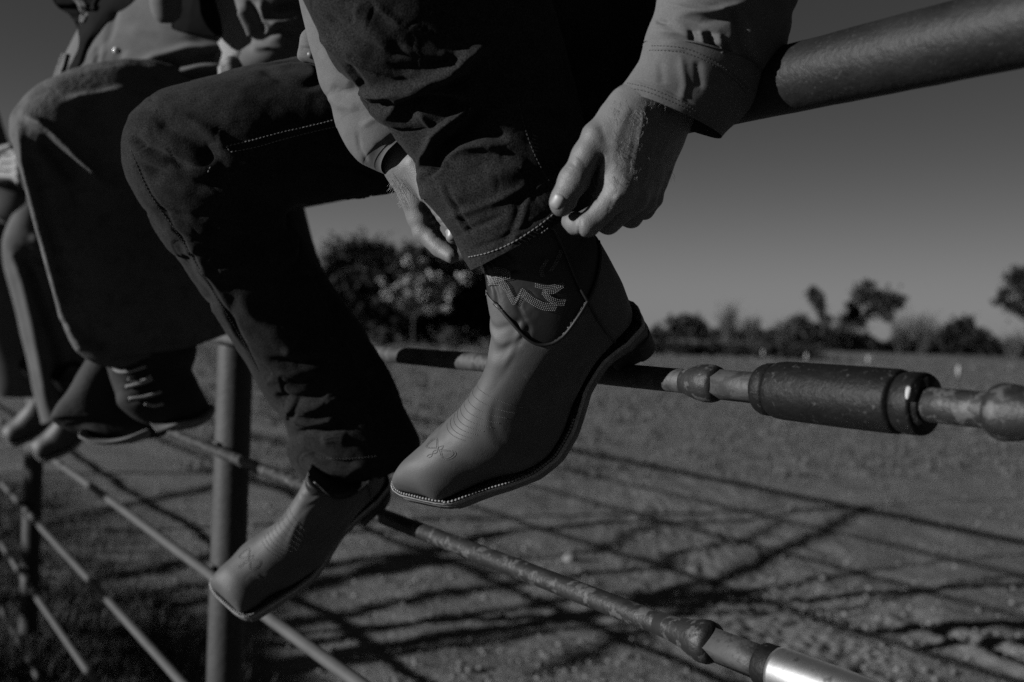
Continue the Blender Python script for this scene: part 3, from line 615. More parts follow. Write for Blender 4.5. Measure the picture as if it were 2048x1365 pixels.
def rbf_warp(src, dst, sig, reg=.02):
    """gentle reshaping so that the boot bends where the worn boot bends"""
    src = np.asarray(src); dst = np.asarray(dst); K = np.exp(-((src[:, None]-src[None])**2).sum(-1)/sig**2)+reg*np.eye(len(src)); Wt = np.linalg.solve(K, dst-src)
    return lambda Q: Q+np.exp(-((Q[:, None]-src[None])**2).sum(-1)/sig**2)@Wt
def boot_pose(x, yv, O):
    y = nrm(yv); x = np.array(x, float); x = nrm(x-(x@y)*y); z = np.cross(x, y); return np.array([x, y, z]).T, np.array(O, float)
# ================================================================== person A
pA = empty('person', fpt(.35, 0)*np.array([1, 1, 0]))
def scaled_pose(Rm, O, s): return np.array(Rm)*s, CAM+(np.array(O)-CAM)*s
RL, OL = scaled_pose([[-0.564, -0.733, -0.381], [0.569, -0.01, -0.822], [0.599, -0.681, 0.423]], [0.1415, 1.0818, 1.5357], .998)
RQ, OQ = scaled_pose([[-0.677, -0.732, -0.075], [0.472, -0.353, -0.807], [0.565, -0.582, 0.585]], [-0.2047, 1.6741, 1.2441], .905)
def warp_for(Rm, O, L, P, sig=.085):
    src = np.array(L)@Rm.T+O; pr = np.array(PJ(src)).T
    dst = np.array([W(p[0] if p and p[0] else q[0], p[1] if p and p[1] else q[1], p[2] if p and len(p) > 2 else q[2]) for p, q in zip(P, pr)]); return rbf_warp(src, dst, sig)
wL = warp_for(RL, OL, [(-.030, .062, 0), (-.012, -.004, 0), (-.050, .14, .012), (-.056, .205, 0), (.022, .312, .014), (-.024, .312, .014), (.01, .290, .055), (.012, .20, .09), (.012, .16, .12), (.01, .125, .195), (0, -.012, .05), (.01, .13, .25), (-.03, 0, .20), (0, .06, .29)],
              [(1243, 742), (1307, 682), (1166, 858), (1085, 945), (803, 1000), (870, 1013), (814, 945), (893, 862), (943, 793, 1.0), (972, 588, .972), (1270, 612), (925, 480, .960), (1195, 470, .960), (1035, 395, .985)])
wR = warp_for(RQ, OQ, [(-.050, .205, 0), (-.036, .13, .018), (.022, .312, .014), (-.022, .312, .014), (.01, .29, .055), (.01, .20, .09), (.01, .16, .12), (.01, .135, .15), (-.03, .06, 0), (0, .06, .22), (0, .06, .29)],
              [(600, 1175), (665, 1105), (432, 1197), (474, 1234), (445, 1160), (520, 1085), (566, 1033), (600, 985), (733, 1048), (706, 910, 1.49), (712, 850, 1.50)])
bootL, towL = make_boot(pA, RL, OL, -1, wL, shoe_label='western boot with light flame stitching, heel hooked on the second rod')
bootR, towR = make_boot(pA, RQ, OQ, 1, wR, detail=False, shoe_label='western boot hanging lower, heel hooked on the third rod')
# ---------------- jeans of person A
J = MB()
RIN = [(940, 541, 0.962, 1190, 402, 0.968, 0.056), (925, 515, 0.9605, 1186, 372, 0.9665, 0.058), (898, 464, 0.959, 1180, 325, 0.965, 0.06), (866, 420, 0.9575, 1176, 285, 0.9635, 0.062), (843, 388, 0.956, 1168, 250, 0.962, 0.063), (833, 362, 0.9545, 1160, 220, 0.9605, 0.064), (836, 338, 0.953, 1152, 190, 0.959, 0.065), (815, 308, 0.9515, 1145, 160, 0.9575, 0.066), (786, 270, 0.95, 1138, 130, 0.956, 0.067), (764, 240, 0.9485, 1130, 100, 0.9545, 0.068), (738, 226, 0.9385, 1122, 70, 0.9479, 0.07), (722, 202, 0.9285, 1112, 40, 0.9413, 0.072), (722, 176, 0.9185, 1098, 0, 0.9347, 0.073), (694, 155, 0.9085, 1080, -45, 0.9281, 0.074), (662, 122, 0.8985, 1060, -90, 0.9215, 0.076), (640, 70, 0.8885, 1045, -140, 0.9149, 0.078), (612, 10, 0.8785, 1030, -190, 0.9083, 0.08), (590, -60, 0.8685, 1010, -240, 0.9017, 0.08), (585, -130, 0.8585, 980, -280, 0.8951, 0.078), (610, -200, 0.8485, 930, -310, 0.8885, 0.066), (690, -250, 0.8385, 850, -310, 0.8819, 0.04)]
V, Fc = loft(RIN, 420, 260, close0=False)
opsL = [([(722, 210), (734, 190), (781, 188), (837, 172), (896, 150), (936, 110), (975, 93)], 13, .0085), ([(700, 190), (745, 214), (790, 212), (850, 195), (910, 172), (960, 140)], 12, -.0075),
        ([(800, 92), (833, 103), (876, 113), (936, 104), (975, 92)], 9, .004), ([(770, 140), (840, 145), (890, 128), (925, 100)], 14, -.004),
        ([(766, 238), (797, 202), (829, 188), (896, 183), (955, 183)], 10, .0075), ([(800, 245), (830, 214), (880, 207), (925, 207)], 13, -.0075),
        ([(915, 186), (940, 205), (934, 224), (908, 240), (876, 269), (853, 309), (839, 350)], 11, .0105), ([(965, 215), (945, 250), (915, 275), (890, 300), (868, 330), (850, 372)], 15, -.011),
        ([(875, 345), (888, 316), (916, 298), (967, 290), (1010, 300)], 10, .0065), ([(880, 300), (915, 280), (970, 268), (1020, 275)], 13, -.006),
        ([(837, 350), (857, 360), (884, 340)], 9, .004), ([(888, 360), (916, 415), (948, 478)], 3.5, -.0022), ([(880, 366), (906, 415), (938, 482)], 5, .0015), ([(833, 222), (856, 250), (874, 275)], 4, .0022),
        ([(830, 395), (860, 385), (900, 392), (940, 400)], 16, .003), ([(965, 355), (1010, 345), (1060, 335)], 20, .004), ([(985, 420), (1040, 400), (1100, 370)], 14, -.002),
        ([(630, 40), (680, 125), (735, 195)], 4, .0016), ([(642, 36), (692, 118), (742, 185)], 4, -.0016), ([(700, 0), (740, 60), (790, 110)], 16, .003), ([(620, 60), (700, 120), (790, 150), (860, 150)], 8, .004), ([(640, 20), (730, 90), (820, 120)], 9, -.003), ([(740, 0), (800, 50), (900, 80)], 7, .003), ([(890, 440), (930, 425), (1000, 400), (1060, 372)], 8, .0025), ([(905, 475), (950, 455), (1010, 430)], 6, -.002), ([(940, 500), (1000, 480), (1060, 450), (1118, 415)], 5, -.0012)]
V = disp(V, Fc, .0016, 32, 2); V = disp(V, Fc, .0006, 90, 3); V = sculpt(V, Fc, opsL); V = wrinkle(V, Fc, .0022, 11, 40, .05); V = wrinkle(V, Fc, .0009, 34, 41, .06); J.add(V, Fc); bvL = bvh_of(V, Fc)
RIR = [(1000, 90, 1.3, 1010, 400, 1.31, 0.098), (850, 100, 1.28, 880, 374, 1.29, 0.095), (700, 108, 1.25, 770, 388, 1.26, 0.09), (600, 118, 1.22, 690, 400, 1.24, 0.088), (500, 132, 1.19, 625, 409, 1.23, 0.086), (400, 156, 1.16, 592, 408, 1.23, 0.084), (312, 187, 1.14, 576, 416, 1.24, 0.08), (264, 226, 1.1407, 570, 428, 1.2393, 0.077), (243, 276, 1.1513, 573, 446, 1.2487, 0.073), (256, 338, 1.182, 588, 472, 1.258, 0.071), (292, 404, 1.212, 608, 502, 1.278, 0.069), (342, 480, 1.252, 634, 538, 1.308, 0.067), (402, 580, 1.302, 668, 582, 1.338, 0.065), (456, 664, 1.342, 712, 640, 1.368, 0.063), (500, 735, 1.382, 752, 700, 1.398, 0.061), (533, 793, 1.412, 784, 762, 1.418, 0.06), (562, 822, 1.432, 808, 815, 1.428, 0.059), (578, 862, 1.442, 826, 852, 1.438, 0.058), (574, 898, 1.452, 837, 876, 1.448, 0.058), (590, 925, 1.472, 840, 890, 1.458, 0.057), (606, 952, 1.482, 838, 898, 1.468, 0.056), (610, 978, 1.492, 834, 912, 1.468, 0.055)]
V, Fc = loft(RIR, 460, 240, close1=False)
opsR = [([(262, 272), (290, 294), (342, 320), (385, 338)], 8, -.008), ([(256, 292), (290, 312), (340, 338), (390, 352), (440, 360)], 11, .005), ([(318, 219), (376, 240), (430, 272), (455, 292)], 13, .006), ([(300, 235), (350, 262), (405, 290), (440, 318)], 16, -.008), ([(290, 335), (340, 352), (400, 370), (450, 372)], 12, -.004), ([(300, 365), (350, 375), (420, 392), (470, 398)], 14, .004),
        ([(430, 456), (465, 458), (500, 460)], 8, .003), ([(250, 240), (300, 230), (330, 215)], 14, .003), ([(300, 190), (304, 204)], 4, -.002), ([(350, 480), (390, 560), (440, 630)], 8, -.003), ([(372, 470), (410, 545), (462, 620)], 10, .003), ([(470, 600), (520, 640), (560, 660), (610, 640)], 14, .003),
        ([(548, 794), (600, 800), (655, 790)], 9, -.006), ([(560, 820), (610, 822), (665, 800)], 10, .006), ([(575, 850), (600, 800)], 6, -.004), ([(640, 880), (670, 874), (695, 878)], 13, .005), ([(540, 560), (580, 560), (640, 545)], 10, -.003), ([(300, 420), (350, 430), (420, 440)], 9, -.003), ([(320, 450), (380, 462), (440, 470)], 9, .003), ([(380, 540), (430, 545), (490, 530)], 8, .003), ([(560, 700), (600, 708), (660, 700)], 9, .004), ([(540, 720), (600, 728), (650, 722)], 7, -.004), ([(575, 838), (620, 846), (680, 838)], 7, .006), ([(590, 866), (640, 862), (700, 850)], 6, -.006), ([(610, 905), (660, 925), (720, 932)], 7, -.006), ([(615, 935), (665, 945), (715, 948)], 8, .004), ([(660, 850), (700, 840), (740, 820)], 14, -.004), ([(520, 760), (570, 755), (620, 740), (660, 735)], 12, .003),
        ([(560, 150), (650, 160), (700, 180)], 18, .002), ([(450, 160), (520, 180), (600, 190)], 16, -.0015), ([(400, 165), (430, 215)], 12, .001), ([(640, 570), (700, 700), (770, 860)], 5, -.0015), ([(630, 572), (688, 702), (758, 862)], 5, .0012), ([(700, 955), (770, 935), (830, 900)], 5, -.002),
        ([(262, 300), (300, 385), (360, 470), (420, 570), (480, 668), (520, 745)], 3, -.0016), ([(455, 300), (560, 268), (690, 238)], 6, .0012)]
V = disp(V, Fc, .0022, 22, 6); V = disp(V, Fc, .0008, 70, 7); V = sculpt(V, Fc, opsR); V = wrinkle(V, Fc, .0026, 9, 42, .05); V = wrinkle(V, Fc, .0010, 30, 43, .06); J.add(V, Fc); bvR = bvh_of(V, Fc)
# seat and raised thigh
hipL = W(1215, 120, 1.10); hipR = W(985, 240, 1.30); pc = (hipL+hipR)/2; kneeL = W(800, -185, .90); waist = W(1190, -170, 1.2)
def f_seat(P):
    d = smin(cone_d(P, hipL, kneeL, .098, .072), cone_d(P, hipL+[-.01, .03, 0], hipR, .105, .098), .05); return smin(d, cone_d(P, pc, waist, .13, .125), .06)
V, Fc = sdf_mesh(f_seat, np.array([-.5, .6, 1.4]), np.array([.55, 1.75, 2.3]), .009); V = disp(V, Fc, .004, 14, 8); J.add(V, Fc); seatV = bvh_of(V, Fc)
jeans = J.build('jeans', M['denim'], pA)
def addst(bv, path, L, r, off=.0004, gap=.3):
    m = stitches(bv, path, L, r, None, None, '', off, gap)
    if m and m.V: add(ST[0], np.vstack(m.V), m.F, M[ST[1]], ST[2])
ST = ['seam_stitching', 'thread', jeans]
addst(bvL, [(938, 514), (975, 506), (1020, 488), (1070, 457), (1118, 420)], .0044, .00062, .0006, .22)
addst(bvL, [(1072, 462), (1092, 450)], .003, .0006); addst(bvL, [(1078, 470), (1098, 455)], .003, .0006)
addst(bvR, [(452, 293), (500, 282), (560, 266), (630, 250), (700, 232)], .0042, .00062); addst(bvR, [(462, 304), (510, 295), (570, 278), (630, 263), (705, 246)], .0042, .00062)
addst(bvR, [(452, 293), (458, 300), (464, 306)], .0035, .0006)
addst(bvR, [(416, 345), (420, 336), (424, 328)], .004, .0007)
addst(bvR, [(608, 962), (650, 968), (700, 975)], .0044, .0009, .0008, .1)
ST = ['faded_stitching', 'threadd', jeans]
addst(bvL, [(1035, 190), (1045, 240), (1065, 300), (1090, 350), (1110, 378)], .004, .0005)
addst(bvR, [(590, 500), (640, 590), (700, 700), (740, 790), (770, 870)], .0045, .0005); addst(bvR, [(262, 300), (300, 388), (360, 474), (420, 574), (480, 672), (520, 748)], .0045, .0005)
addst(bvR, [(640, 915), (690, 918), (760, 912)], .0045, .0005)
# ---------------- shirt of person A
S = MB()
SL = [(1352, -300, .86, 1640, -280, .95, .060), (1350, -180, .86, 1622, -160, .945, .060), (1340, -60, .86, 1590, -50, .94, .056), (1333, 0, .86, 1562, 20, .935, .052), (1316, 40, .862, 1556, 75, .93, .050), (1306, 66, .864, 1548, 120, .93, .047), (1301, 82, .866, 1530, 160, .93, .043)]
V, Fc = loft(SL, 200, 240, close0=False, close1=False)
V = disp(V, Fc, .0022, 26, 11); V = sculpt(V, Fc, [([(1380, 60), (1388, 90)], 5, -.003), ([(1400, 60), (1408, 94)], 5, .003), ([(1418, 62), (1424, 100)], 5, -.004), ([(1436, 66), (1446, 112)], 6, .003), ([(1452, 80), (1462, 120)], 5, -.003), ([(1310, 60), (1360, 66), (1385, 74)], 7, .002), ([(1320, 30), (1400, 45), (1480, 30), (1530, 10)], 12, -.003), ([(1330, 10), (1420, 24), (1500, 5)], 8, .003), ([(1470, 20), (1490, 90), (1510, 140)], 12, -.004), ([(1310, 40), (1335, 46)], 5, -.003)])
V = wrinkle(V, Fc, .0016, 16, 44, .06); S.add(V, Fc); bvS = bvh_of(V, Fc)
CU = [(1300, 80, .862, 1516, 170, .925, .0435), (1298, 92, .862, 1512, 180, .925, .0425), (1288, 122, .864, 1494, 206, .922, .0405), (1266, 152, .868, 1468, 238, .92, .039), (1250, 172, .870, 1444, 264, .918, .038), (1244, 183, .871, 1433, 277, .917, .038)]
V, Fc = loft(CU, 120, 220, close0=False, close1=False); V = disp(V, Fc, .0012, 45, 12); V = sculpt(V, Fc, [([(1270, 160), (1330, 178), (1390, 210)], 3, -.0008), ([(1300, 100), (1370, 105), (1430, 130), (1490, 180)], 3, -.0008), ([(1360, 110), (1370, 170), (1362, 205)], 8, .0016), ([(1395, 120), (1400, 180)], 8, -.0016), ([(1320, 120), (1325, 170)], 8, -.001)])
S.add(V, Fc); bvC = bvh_of(V, Fc)
FLP = [(1500, -10, .94, 1556, -12, .955, .004), (1505, 60, .94, 1559, 60, .955, .005), (1500, 130, .94, 1560, 120, .952, .006), (1506, 170, .938, 1560, 172, .95, .006), (1512, 177, .938, 1558, 177, .95, .004)]
V, Fc = loft(FLP, 80, 60); V = disp(V, Fc, .0012, 40, 13); S.add(V, Fc)
SR = [(560, -260, 1.07, 740, -300, 1.0, .05), (585, -150, 1.07, 758, -190, 1.0, .048), (606, -60, 1.07, 772, -90, 1.0, .047), (622, 20, 1.065, 782, -10, 1.0, .046), (636, 80, 1.06, 795, 50, 1.0, .045), (652, 130, 1.06, 800, 100, 1.0, .044), (660, 175, 1.06, 806, 140, 1.0, .043), (678, 206, 1.055, 818, 170, 1.0, .041), (684, 240, 1.05, 828, 200, 1.0, .040), (690, 262, 1.05, 834, 222, 1.0, .040)]
V, Fc = loft(SR, 220, 160, close0=False, close1=False); V = disp(V, Fc, .002, 28, 14); V = sculpt(V, Fc, [([(655, 190), (680, 210), (720, 218)], 10, .003), ([(660, 175), (690, 185), (730, 180)], 10, -.0025), ([(690, 240), (730, 236)], 6, -.003), ([(640, 100), (680, 150), (710, 170)], 12, .003)]); S.add(V, Fc)
CR_ = [(688, 256, 1.048, 834, 205, .998, .041), (701, 288, 1.045, 840, 214, .998, .040), (718, 316, 1.042, 846, 224, .998, .038), (740, 334, 1.038, 850, 238, 1.0, .035), (762, 345, 1.034, 849, 252, 1.0, .031), (778, 351, 1.03, 846, 264, 1.0, .029)]
V, Fc = loft(CR_, 120, 160, close0=False, close1=False); V = disp(V, Fc, .0012, 50, 15); V = sculpt(V, Fc, [([(714, 262), (720, 300), (735, 325)], 5, -.0014), ([(722, 255), (745, 240), (760, 235)], 7, .0014), ([(745, 290), (775, 292), (800, 290)], 7, -.0010), ([(770, 335), (790, 312), (808, 300)], 3, -.0012)]); S.add(V, Fc); bvR2 = bvh_of(V, Fc)
PK = [(625, 52, 1.055, 645, 56, 1.05, .004), (603, 72, 1.055, 648, 80, 1.05, .010), (597, 98, 1.055, 652, 104, 1.05, .011), (596, 116, 1.055, 655, 122, 1.05, .010), (606, 124, 1.055, 656, 134, 1.05, .005)]
V, Fc = loft(PK, 80, 60); V = disp(V, Fc, .0015, 60, 16); V = sculpt(V, Fc, [([(596, 97), (620, 97), (645, 99)], 4, -.002)]); S.add(V, Fc)
chest = W(960, -560, 1.02); shL = W(1330, -760, .92); shR = W(760, -700, 1.2); elL = W(1500, -300, .905); elR = W(655, -280, 1.035)
def f_shirt(P):
    d = cone_d(P, waist, chest, .135, .15); d = smin(d, cone_d(P, shL, shR, .09, .09), .08); return smin(smin(d, cone_d(P, shL, elL, .075, .062), .05), cone_d(P, shR, elR, .072, .055), .05)
V, Fc = sdf_mesh(f_shirt, np.array([-.5, .4, 1.75]), np.array([.6, 1.7, 2.6]), .012); V = disp(V, Fc, .006, 12, 17); S.add(V, Fc)
shirt = S.build('shirt', M['shirt'], pA)
ST = ['cuff_stitching', 'cuffst', shirt]
for off in (0, 9): addst(bvC, [(1303-off*.5, 92+off), (1340, 93+off), (1380, 100+off), (1430, 124+off), (1470, 153+off), (1500-off*.6, 182+off)], .0032, .00038, .0003, .35)
for off in (0, 9): addst(bvC, [(1252+off*.3, 176-off), (1290, 183-off), (1330, 198-off), (1370, 217-off), (1400, 238-off)], .0032, .00038, .0003, .35)
for off in (0, 7): addst(bvR2, [(770-off, 340-off*.5), (785-off, 317), (812-off, 300-off*.6)], .0035, .0004, .0003, .35)
V, Fc = tube([W(622, 110, 1.043), W(622, 110, 1.040)], .004, 16); add('cuff_button', V, Fc, M['stud'], shirt)
# ---------------- body of person A: hands modelled finely, the rest hidden by clothes
def cones(P, lst, k, d=None):
    for a, b, ra, rb in lst:
        c = cone_d(P, a, b, ra, rb); d = c if d is None else smin(d, c, k)
    return d
def groove(P, d, a, b, h, wd): return d+h*np.exp(-(np.maximum(cone_d(P, a, b, 0, 0), 0)/wd)**2)
w_ = W
def f_handL(P):
    palm = cones(P, [(w_(1395, 60, .905), w_(1325, 205, .90), .026, .025), (w_(1292, 205, .884), w_(1240, 382, .868), .0215, .0130), (w_(1308, 218, .890), w_(1268, 398, .885), .0225, .0128), (w_(1328, 228, .905), w_(1287, 402, .905), .0210, .0120), (w_(1345, 236, .920), w_(1305, 396, .926), .0185, .0108),
                     (w_(1262, 235, .876), w_(1224, 362, .874), .0215, .0140), (w_(1240, 262, .872), w_(1226, 310, .872), .0165, .0140), (w_(1290, 260, .905), w_(1255, 370, .91), .018, .012)], .020)
    palm += .0022
    thumb = cones(P, [(w_(1258, 215, .880), w_(1198, 278, .868), .0185, .0142), (w_(1196, 278, .868), w_(1174, 312, .866), .0150, .0128), (w_(1174, 312, .866), w_(1147, 362, .866), .0128, .0122), (w_(1147, 362, .866), w_(1127, 400, .868), .0122, .0104), (w_(1127, 400, .868), w_(1121, 410, .869), .0104, .0098)], .006)
    d = smin(palm, thumb, .011)
    idx = cones(P, [(w_(1240, 385, .866), w_(1176, 450, .872), .0130, .0104), (w_(1176, 450, .872), w_(1150, 447, .886), .0102, .0094), (w_(1150, 447, .886), w_(1141, 445, .893), .0094, .0085), (w_(1222, 380, .878), w_(1203, 398, .876), .0118, .0095)], .004)
    mid = cones(P, [(w_(1268, 400, .883), w_(1216, 444, .893), .0125, .0106), (w_(1216, 444, .893), w_(1178, 436, .918), .0102, .0088)], .004)
    rng_ = cones(P, [(w_(1288, 402, .905), w_(1262, 434, .915), .0118, .0100), (w_(1262, 434, .915), w_(1222, 424, .940), .0096, .0084)], .004)
    pnk = cones(P, [(w_(1305, 396, .927), w_(1288, 420, .935), .0104, .0090), (w_(1288, 420, .935), w_(1252, 414, .955), .0086, .0075)], .004)
    for f, k in ((idx, .006), (mid, .003), (rng_, .003), (pnk, .003)): d = smin(d, f, k)
    for a, b, h, s in (((1212, 290), (1199, 326), .0035, .0022), ((1122, 352), (1150, 368), .0009, .0010), ((1126, 345), (1152, 360), .0007, .0009), ((1130, 340), (1150, 350), .0006, .0009), ((1133, 335), (1150, 343), .0005, .0008), ((1158, 425), (1159, 452), .0016, .0014), ((1184, 396), (1196, 399), .0014, .0013), ((1192, 345), (1204, 347), .0009, .0012), ((1228, 400), (1236, 384), .0006, .0010), ((1234, 404), (1241, 388), .0006, .0010), ((1240, 408), (1246, 392), .0005, .0010)):
        z = .842 if a[0] < 1170 else .846
        q0, q1 = w_(a[0], a[1], .8), w_(b[0], b[1], .8)     # cut as thin wedges running straight in, away from the skin's front
        q0b, q1b = w_(a[0], a[1], .90), w_(b[0], b[1], .90)
        n_ = np.cross(q1-q0, q0b-q0); n_ /= np.linalg.norm(n_); e = (q1-q0); L = np.linalg.norm(e); e = e/L; t = (P-q0)@e; m_ = np.clip(1-np.maximum(np.maximum(-t, t-L*1.12), 0)/.004, 0, 1)
        d = d+h*np.exp(-(((P-q0)@n_)/s)**2)*m_
    return d
lo = np.min([w_(1080, 480, .82), w_(1440, 40, .99), w_(1080, 40, .82), w_(1440, 480, .99)], 0)-.01; hi = np.max([w_(1080, 480, .82), w_(1440, 40, .99), w_(1440, 480, .99), w_(1080, 40, .99)], 0)+.01
B = MB(); V, Fc = sdf_mesh(f_handL, lo, hi, .0013)
V = disp(V, Fc, .0009, 70, 21); V = sculpt(V, Fc, [([(1262, 200), (1235, 270), (1225, 330)], 10, .0008), ([(1290, 210), (1275, 300), (1262, 380)], 6, .0012), ([(1318, 230), (1300, 310), (1285, 385)], 6, .0010), ([(1230, 392), (1238, 400)], 9, .0012), ([(1200, 250), (1215, 290)], 8, -.0008), ([(1150, 330), (1160, 320)], 10, .0008)])
B.add(V, Fc); bvH = bvh_of(V, Fc)
def f_handR(P):
    d = cones(P, [(w_(790, 240, 1.03), w_(818, 325, 1.03), .027, .0255), (w_(818, 325, 1.03), w_(842, 432, 1.03), .0245, .0150), (w_(830, 330, 1.05), w_(852, 440, 1.05), .023, .014), (w_(845, 335, 1.07), w_(865, 440, 1.07), .021, .013)], .012)
    th = cones(P, [(w_(838, 330, 1.008), w_(866, 392, 1.0), .0180, .0128), (w_(866, 392, 1.0), w_(893, 437, .993), .0125, .0112), (w_(893, 437, .993), w_(908, 471, .988), .0108, .0092)], .005)
    d = smin(d, th, .008)
    for f in ([(w_(842, 432, 1.03), w_(848, 464, 1.028), .0145, .0112), (w_(848, 464, 1.028), w_(880, 496, 1.018), .0110, .0098), (w_(880, 496, 1.018), w_(903, 513, 1.008), .0096, .0078)], [(w_(852, 440, 1.05), w_(858, 472, 1.05), .0125, .0105), (w_(858, 472, 1.05), w_(895, 502, 1.035), .0100, .0085)], [(w_(865, 440, 1.07), w_(872, 470, 1.07), .011, .0098), (w_(872, 470, 1.07), w_(900, 498, 1.055), .0092, .0082)]):
        d = smin(d, cones(P, f, .003), .0035)
    for a, b, h, s in (((824, 382), (868, 440), .0042, .0036), ((848, 440), (874, 432), .0012, .0013), ((846, 452), (880, 446), .0010, .0012), ((862, 468), (884, 462), .0010, .0012), ((868, 476), (886, 470), .0008, .0011), ((840, 425), (862, 420), .0008, .0012), ((897, 494), (908, 520), .0008, .0014)):
        q0, q1 = w_(a[0], a[1], .9), w_(b[0], b[1], .9); q0b = w_(a[0], a[1], 1.1); n_ = np.cross(q1-q0, q0b-q0); n_ /= np.linalg.norm(n_); e = q1-q0; L = np.linalg.norm(e); e = e/L; t = (P-q0)@e; m_ = np.clip(1-np.maximum(np.maximum(-t, t-L*1.14), 0)/.005, 0, 1)
        d = d+h*np.exp(-(((P-q0)@n_)/s)**2)*m_
    return d
cs = [w_(x, y, z) for x in (750, 950) for y in (230, 550) for z in (.96, 1.12)]; V, Fc = sdf_mesh(f_handR, np.min(cs, 0), np.max(cs, 0), .0015)
V = disp(V, Fc, .0008, 70, 22); B.add(V, Fc); bvHR = bvh_of(V, Fc)
# coarse body under the clothes with neck and head
def head_d(P, hc, fdir, upv):
    rt = np.cross(fdir, upv); AX = np.array([rt, fdir, upv])
    h = ell_d(P, hc+upv*.02, AX, (.075, .095, .105)); h = smin(h, ell_d(P, hc-upv*.055+fdir*.035, AX, (.052, .058, .06)), .03)
    h = smin(h, cone_d(P, hc+fdir*.092+upv*.015, hc+fdir*.112-upv*.022, .009, .014), .012)
    for s in (-1, 1):
        h = smin(h, ell_d(P, hc+rt*s*.077-upv*.005-fdir*.005, AX, (.010, .018, .030)), .008); h = -smin(-h, cone_d(P, hc+fdir*.098+rt*s*.032+upv*.015, hc+fdir*.105+rt*s*.032+upv*.015, .014, .014), .012); h = smin(h, cone_d(P, hc+fdir*.083+rt*s*.032+upv*.014, hc+fdir*.084+rt*s*.032+upv*.014, .0125, .0125), .002)
    h = smin(h, cone_d(P, hc+fdir*.092+rt*.018-upv*.055, hc+fdir*.092-rt*.018-upv*.055, .007, .007), .006)
    return h
neck = chest+(chest-waist)*.35; fdir = np.array([-.83, -.56, -.35]); fdir /= np.linalg.norm(fdir); upv = nrm(np.cross(fdir, np.cross([0, 0, 1], fdir))); upv = upv if upv[2] > 0 else -upv; rt = np.cross(fdir, upv)
hc = neck+upv*.13+fdir*.06; AX = np.array([rt, fdir, upv])
def f_body(P):
    d = cones(P, [(pc, waist, .11, .105), (waist, chest, .105, .12), (shL, shR, .065, .065), (shL, elL, .05, .04), (elL, w_(1395, 60, .905), .04, .027), (shR, elR, .05, .04), (elR, w_(790, 240, 1.03), .038, .027), (chest, neck, .07, .06), (neck, hc, .058, .055), (hipL, kneeL, .07, .055), (hipR, w_(400, 270, 1.19), .07, .05)], .04)
    h = head_d(P, hc, fdir, upv)
    return smin(d, h, .02)
V, Fc = sdf_mesh(f_body, np.array([-.75, .3, 1.5]), np.array([.55, 1.75, 3.0]), .008); B.add(V, Fc)
B.build('body', M['skin'], pA)
def f_hair(P): return np.maximum(ell_d(P, hc+upv*.032-fdir*.012, AX, (.084, .098, .098)), -((P-hc)@upv*.8-(P-hc)@fdir+.045))
V, Fc = sdf_mesh(f_hair, hc-.16, hc+.16, .006); V = disp(V, Fc, .004, 60, 30); add('hair', V, Fc, M['shaft'], pA)
def patch(bv, c, ax, hl, hw, off, name, mt, parent, dome=.0006):
    ax = nrm(ax); ay = np.array([-ax[1], ax[0]]); n, m = 20, 16; V = []
    for i in range(n):
        for j in range(m):
            u, v = -1+2*i/(n-1), -1+2*j/(m-1); q = np.array([u*math.sqrt(1-v*v/2), v*math.sqrt(1-u*u/2)]); q = np.sign(q)*abs(q)**.85; p = np.array(c)+ax*hl*q[0]+ay*hw*q[1]
            D = W(p[0], p[1], 1)-CAM; h = bv.ray_cast(Vector(CAM), Vector(D).normalized(), 9)
            if h[0] is None: V.append(V[-1] if V else np.zeros(3)); continue
            nn = np.array(h[1]); nn = nn if nn@D < 0 else -nn; rr = max(abs(u), abs(v)); V.append(np.array(h[0])+nn*(off*(1-rr**6*1.6)+dome*(1-rr*rr)))
    return add(name, np.array(V), grid_faces(n, m, False), mt, parent)
patch(bvH, (1114, 403), (-.50, .86), 17, 13, .0006, 'thumbnail', M['nail'], pA)
patch(bvHR, (900, 470), (.45, .9), 13, 8, .0006, 'thumbnail', M['nail'], pA)
# fine light hairs on the back of the hand and wrists
g = np.random.default_rng(4)
for bv, n, box in ((bvH, 150, (1225, 200, 1345, 370)), (bvHR, 70, (783, 345, 815, 410))):
    mb = MB()
    for _ in range(n):
        x, y = g.uniform(box[0], box[2]), g.uniform(box[1], box[3]); D = W(x, y, 1)-CAM; h = bv.ray_cast(Vector(CAM), Vector(D).normalized(), 9)
        if h[0] is None: continue
        nn = np.array(h[1]); nn = nn if nn@D < 0 else -nn; a = np.array(h[0]); t = nrm(W(x-8+g.normal(0, 8), y+20, 1)-W(x, y, 1)); l = g.uniform(.004, .009)
        Vt, Ft = tube([a, a+t*l*.5+nn*l*.35, a+t*l+nn*l*.35+g.normal(0, .0006, 3)], [.00012, .0001, .00005], 4); mb.add(Vt, Ft)
    mb.build('arm_hair', M['hair'], pA)
props(pA, 'man in dark jeans on the rail pulling his jeans cuff over a raised boot', 'person')

cp = bvh_of(*RP['coupling'][0]); o_ = [o for o in fence.children if o.name.startswith('coupling') and 'collar' not in o.name and 'ring' not in o.name][0]
patch(cp, (1789, 788), (.25, -1), 20, 11, .0005, 'paint_spot', M['paint'], o_, .0002)
cp = bvh_of(*RP['coupling_ring'][0]); o_ = [o for o in fence.children if o.name.startswith('coupling_ring')][0]
patch(cp, (1816, 786), (.1, -1), 14, 6, .0005, 'paint_spot', M['paint'], o_, .0002)
